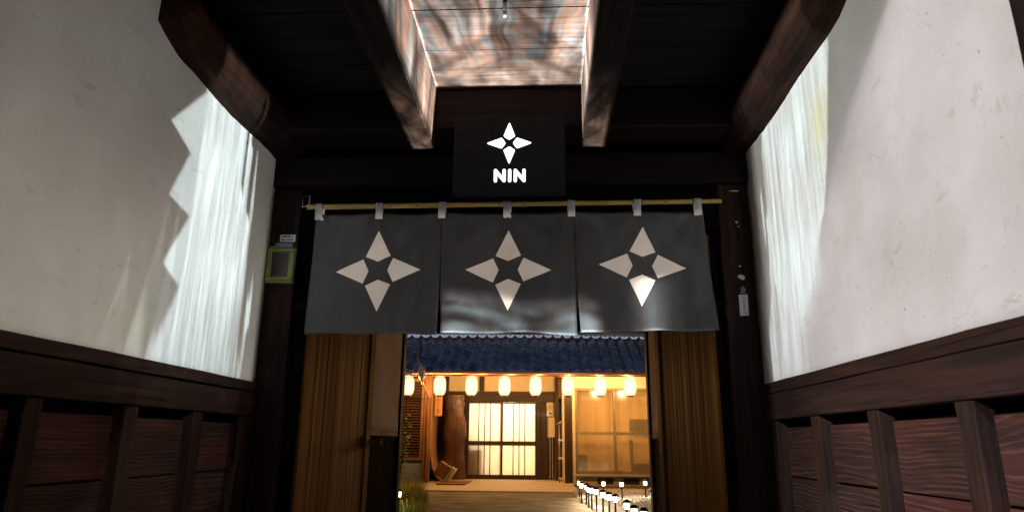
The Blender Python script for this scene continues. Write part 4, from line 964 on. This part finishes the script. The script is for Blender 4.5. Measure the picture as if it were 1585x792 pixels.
GT = ['farthest small garden light at the head of the row along the path edge', 'second farthest garden light of the row, close before the farthest one', 'third farthest garden light of the row along the path edge', 'fourth farthest garden light of the row, half hidden by its neighbours', 'garden light in the middle of the row, left of a touching pair', 'garden light in the middle of the row, right of a touching pair',
      'garden light on a tall stake below the lone light before the left vent', 'garden light of the row with the dark rounded cap, left of two close ones', 'garden light of the row whose stake meets the lower frame edge', 'third nearest garden light, standing alone on the white gravel', 'second nearest garden light, its stake below the frame', 'nearest garden light at the foot of the right gate door, cap just in view',
      'lone garden light standing before the left foundation vent', 'lone garden light between the two foundation vents', 'lone garden light at the far right beside the dark shrub', 'garden light half hidden among the grass left of the path']
gl0 = thing('garden_light', GT[0], 'garden light', (GL[0][0], GL[0][1], 0), 'small stake lights in the garden')
for nm, a, m_ in (('stake', [(.005, -.02), (.013, .0), (.013, .247), (.016, .252)], 'stake'), ('lamp_head', [(.024, .250), (.029, .256), (.032, .30), (.032, .320)], 'bulb'), ('cap', [(.046, .320), (.048, .327), (.040, .345), (.022, .358), (.006, .361)], 'black')):
    me = MB().lathe(a, 0, 0, 14).mesh(nm, smooth=nm != 'stake'); me.materials.append(M[m_]); piece(nm, me, gl0, (0, 0, 0))
for k in range(1, len(GL)):
    c = copy_tree(gl0, loc=(GL[k][0], GL[k][1], rnd.uniform(-.01, .005))); c['label'] = GT[k]; c.rotation_euler = (rnd.uniform(-.04, .04), rnd.uniform(-.04, .04), 0)
for x, y in GL:
    ld = bpy.data.lights.new('stake_bulb', 'SPOT'); ld.energy = 13; ld.color = (1, .78, .52); ld.spot_size = rad(177); ld.spot_blend = .15; ld.shadow_soft_size = .03
    lo = bpy.data.objects.new('stake_bulb', ld); COL.objects.link(lo); lo.location = (x, y, .232)
def leafy(m, col):
    nt = m.node_tree; b = nt.nodes['Principled BSDF']; t = nt.nodes.new('ShaderNodeBsdfTranslucent'); t.inputs[0].default_value = (*col, 1); x = nt.nodes.new('ShaderNodeMixShader'); x.inputs[0].default_value = .6
    nt.links.new(b.outputs[0], x.inputs[1]); nt.links.new(t.outputs[0], x.inputs[2]); nt.links.new(x.outputs[0], nt.nodes['Material Output'].inputs[0])
def blades(name, label, cat, c, n, h, spread, w_, mats, seed, lean=.6):
    r = random.Random(seed); t = thing(name, label, cat, c)
    for mk, frac in mats:
        b = MB()
        for k in range(int(n * frac)):
            a = r.uniform(0, 6.283); rr = spread * math.sqrt(r.random()); base = Vector((c[0] + rr * math.cos(a), c[1] + rr * 1.3 * math.sin(a), c[2]))
            hh = h * r.uniform(.5, 1.1); d = Vector((math.cos(a + r.uniform(-.8, .8)), math.sin(a + r.uniform(-.8, .8)), 0)); s_ = d.cross(Vector((0, 0, 1))); ln = lean * r.uniform(.3, 1.3)
            pv = []
            for q in range(5):
                u = q / 4; p = base + Vector((0, 0, hh * (u - .35 * ln * u * u))) + d * (hh * ln * u * u); ww = w_ * (1 - u) ** .7 * .5 + .0006
                pv += [p - s_ * ww, p + s_ * ww]
            b._add(pv, [(2 * q, 2 * q + 1, 2 * q + 3, 2 * q + 2) for q in range(4)])
        b.build('blades', M[mk], t)
    return t
M['grass'] = noisy('grass_blade', (.08, .11, .02), (.17, .20, .04), 9, .5, 2, 0)
leafy(M['grass'], (.42, .46, .10))
M['dry'] = noisy('dry_blade', (.20, .17, .06), (.28, .24, .09), 9, .6, 2, 0)
blades('grass_clump', 'arching green grass clump beside the left gate post', 'grass clump', (-2.08, 10.5, 0), 420, .26, .30, .014, [('grass', .8), ('dry', .2)], 1)
blades('grass_clump', 'bushy green grass clump behind the nearest one, left of the path', 'grass clump', (-2.36, 12.0, 0), 420, .30, .34, .014, [('grass', .8), ('dry', .2)], 2)
blades('grass_clump', 'dark grass clump close to the blue-grey base wall', 'grass clump', (-2.78, 14.3, 0), 320, .30, .32, .014, [('grass', .9), ('dry', .1)], 3)
def shrub(name, label, c, h, spread, n, seed, leaf=.05):
    r = random.Random(seed); t = thing(name, label, 'shrub', c); st_ = MB(); lf = MB()
    for k in range(9):
        a = r.uniform(0, 6.28); tip = Vector((c[0] + spread * r.uniform(.2, 1) * math.cos(a), c[1] + spread * r.uniform(.2, 1) * math.sin(a), c[2] + h * r.uniform(.6, 1)))
        b0 = Vector(c); md = b0.lerp(tip, .5) + Vector((0, 0, h * .12)); st_.tube([b0, md, tip], [.010, .007, .003], 5)
        for q in range(n // 9):
            p = b0.lerp(tip, r.uniform(.35, 1.05)) + Vector((r.uniform(-1, 1), r.uniform(-1, 1), r.uniform(-1, 1))) * spread * .28
            d = Vector((r.uniform(-1, 1), r.uniform(-1, 1), r.uniform(-.8, .5))).normalized() * leaf * r.uniform(.6, 1.2); s_ = d.orthogonal() * .32
            lf._add([p - d, p - s_, p + d, p + s_], [(0, 1, 2, 3)])
    st_.build('stem', M['house_dark'], t); lf.build('foliage', M['leaf'], t)
shrub('shrub', 'leafy dark shrub standing in front of the louvred shutter', (-3.5, 16.6, 0), 1.55, .42, 270, 4)
shrub('shrub', 'low dark shrub on the gravel by the right gate post', (1.98, 13.4, 0), .34, .13, 150, 5, .035)
M['rock'] = noisy('dark_rock', (.05, .05, .045), (.10, .095, .085), 10, .85, 5, .01)
rk = MB().grid(lambda u, v: (1.12 + .13 * math.cos(u * 6.2832) * math.sin(v * 3.1416 / 2 + .02) * (1 + .2 * mnoise.noise((u * 3, v * 3, 0))), 7.95 + .12 * math.sin(u * 6.2832) * math.sin(v * 3.1416 / 2 + .02), .12 * math.cos(v * 3.1416 / 2)), 14, 6)
tag(rk.build('rock', M['rock'], smooth=True), 'dark rounded rock on the gravel beside the nearest garden light', 'rock')
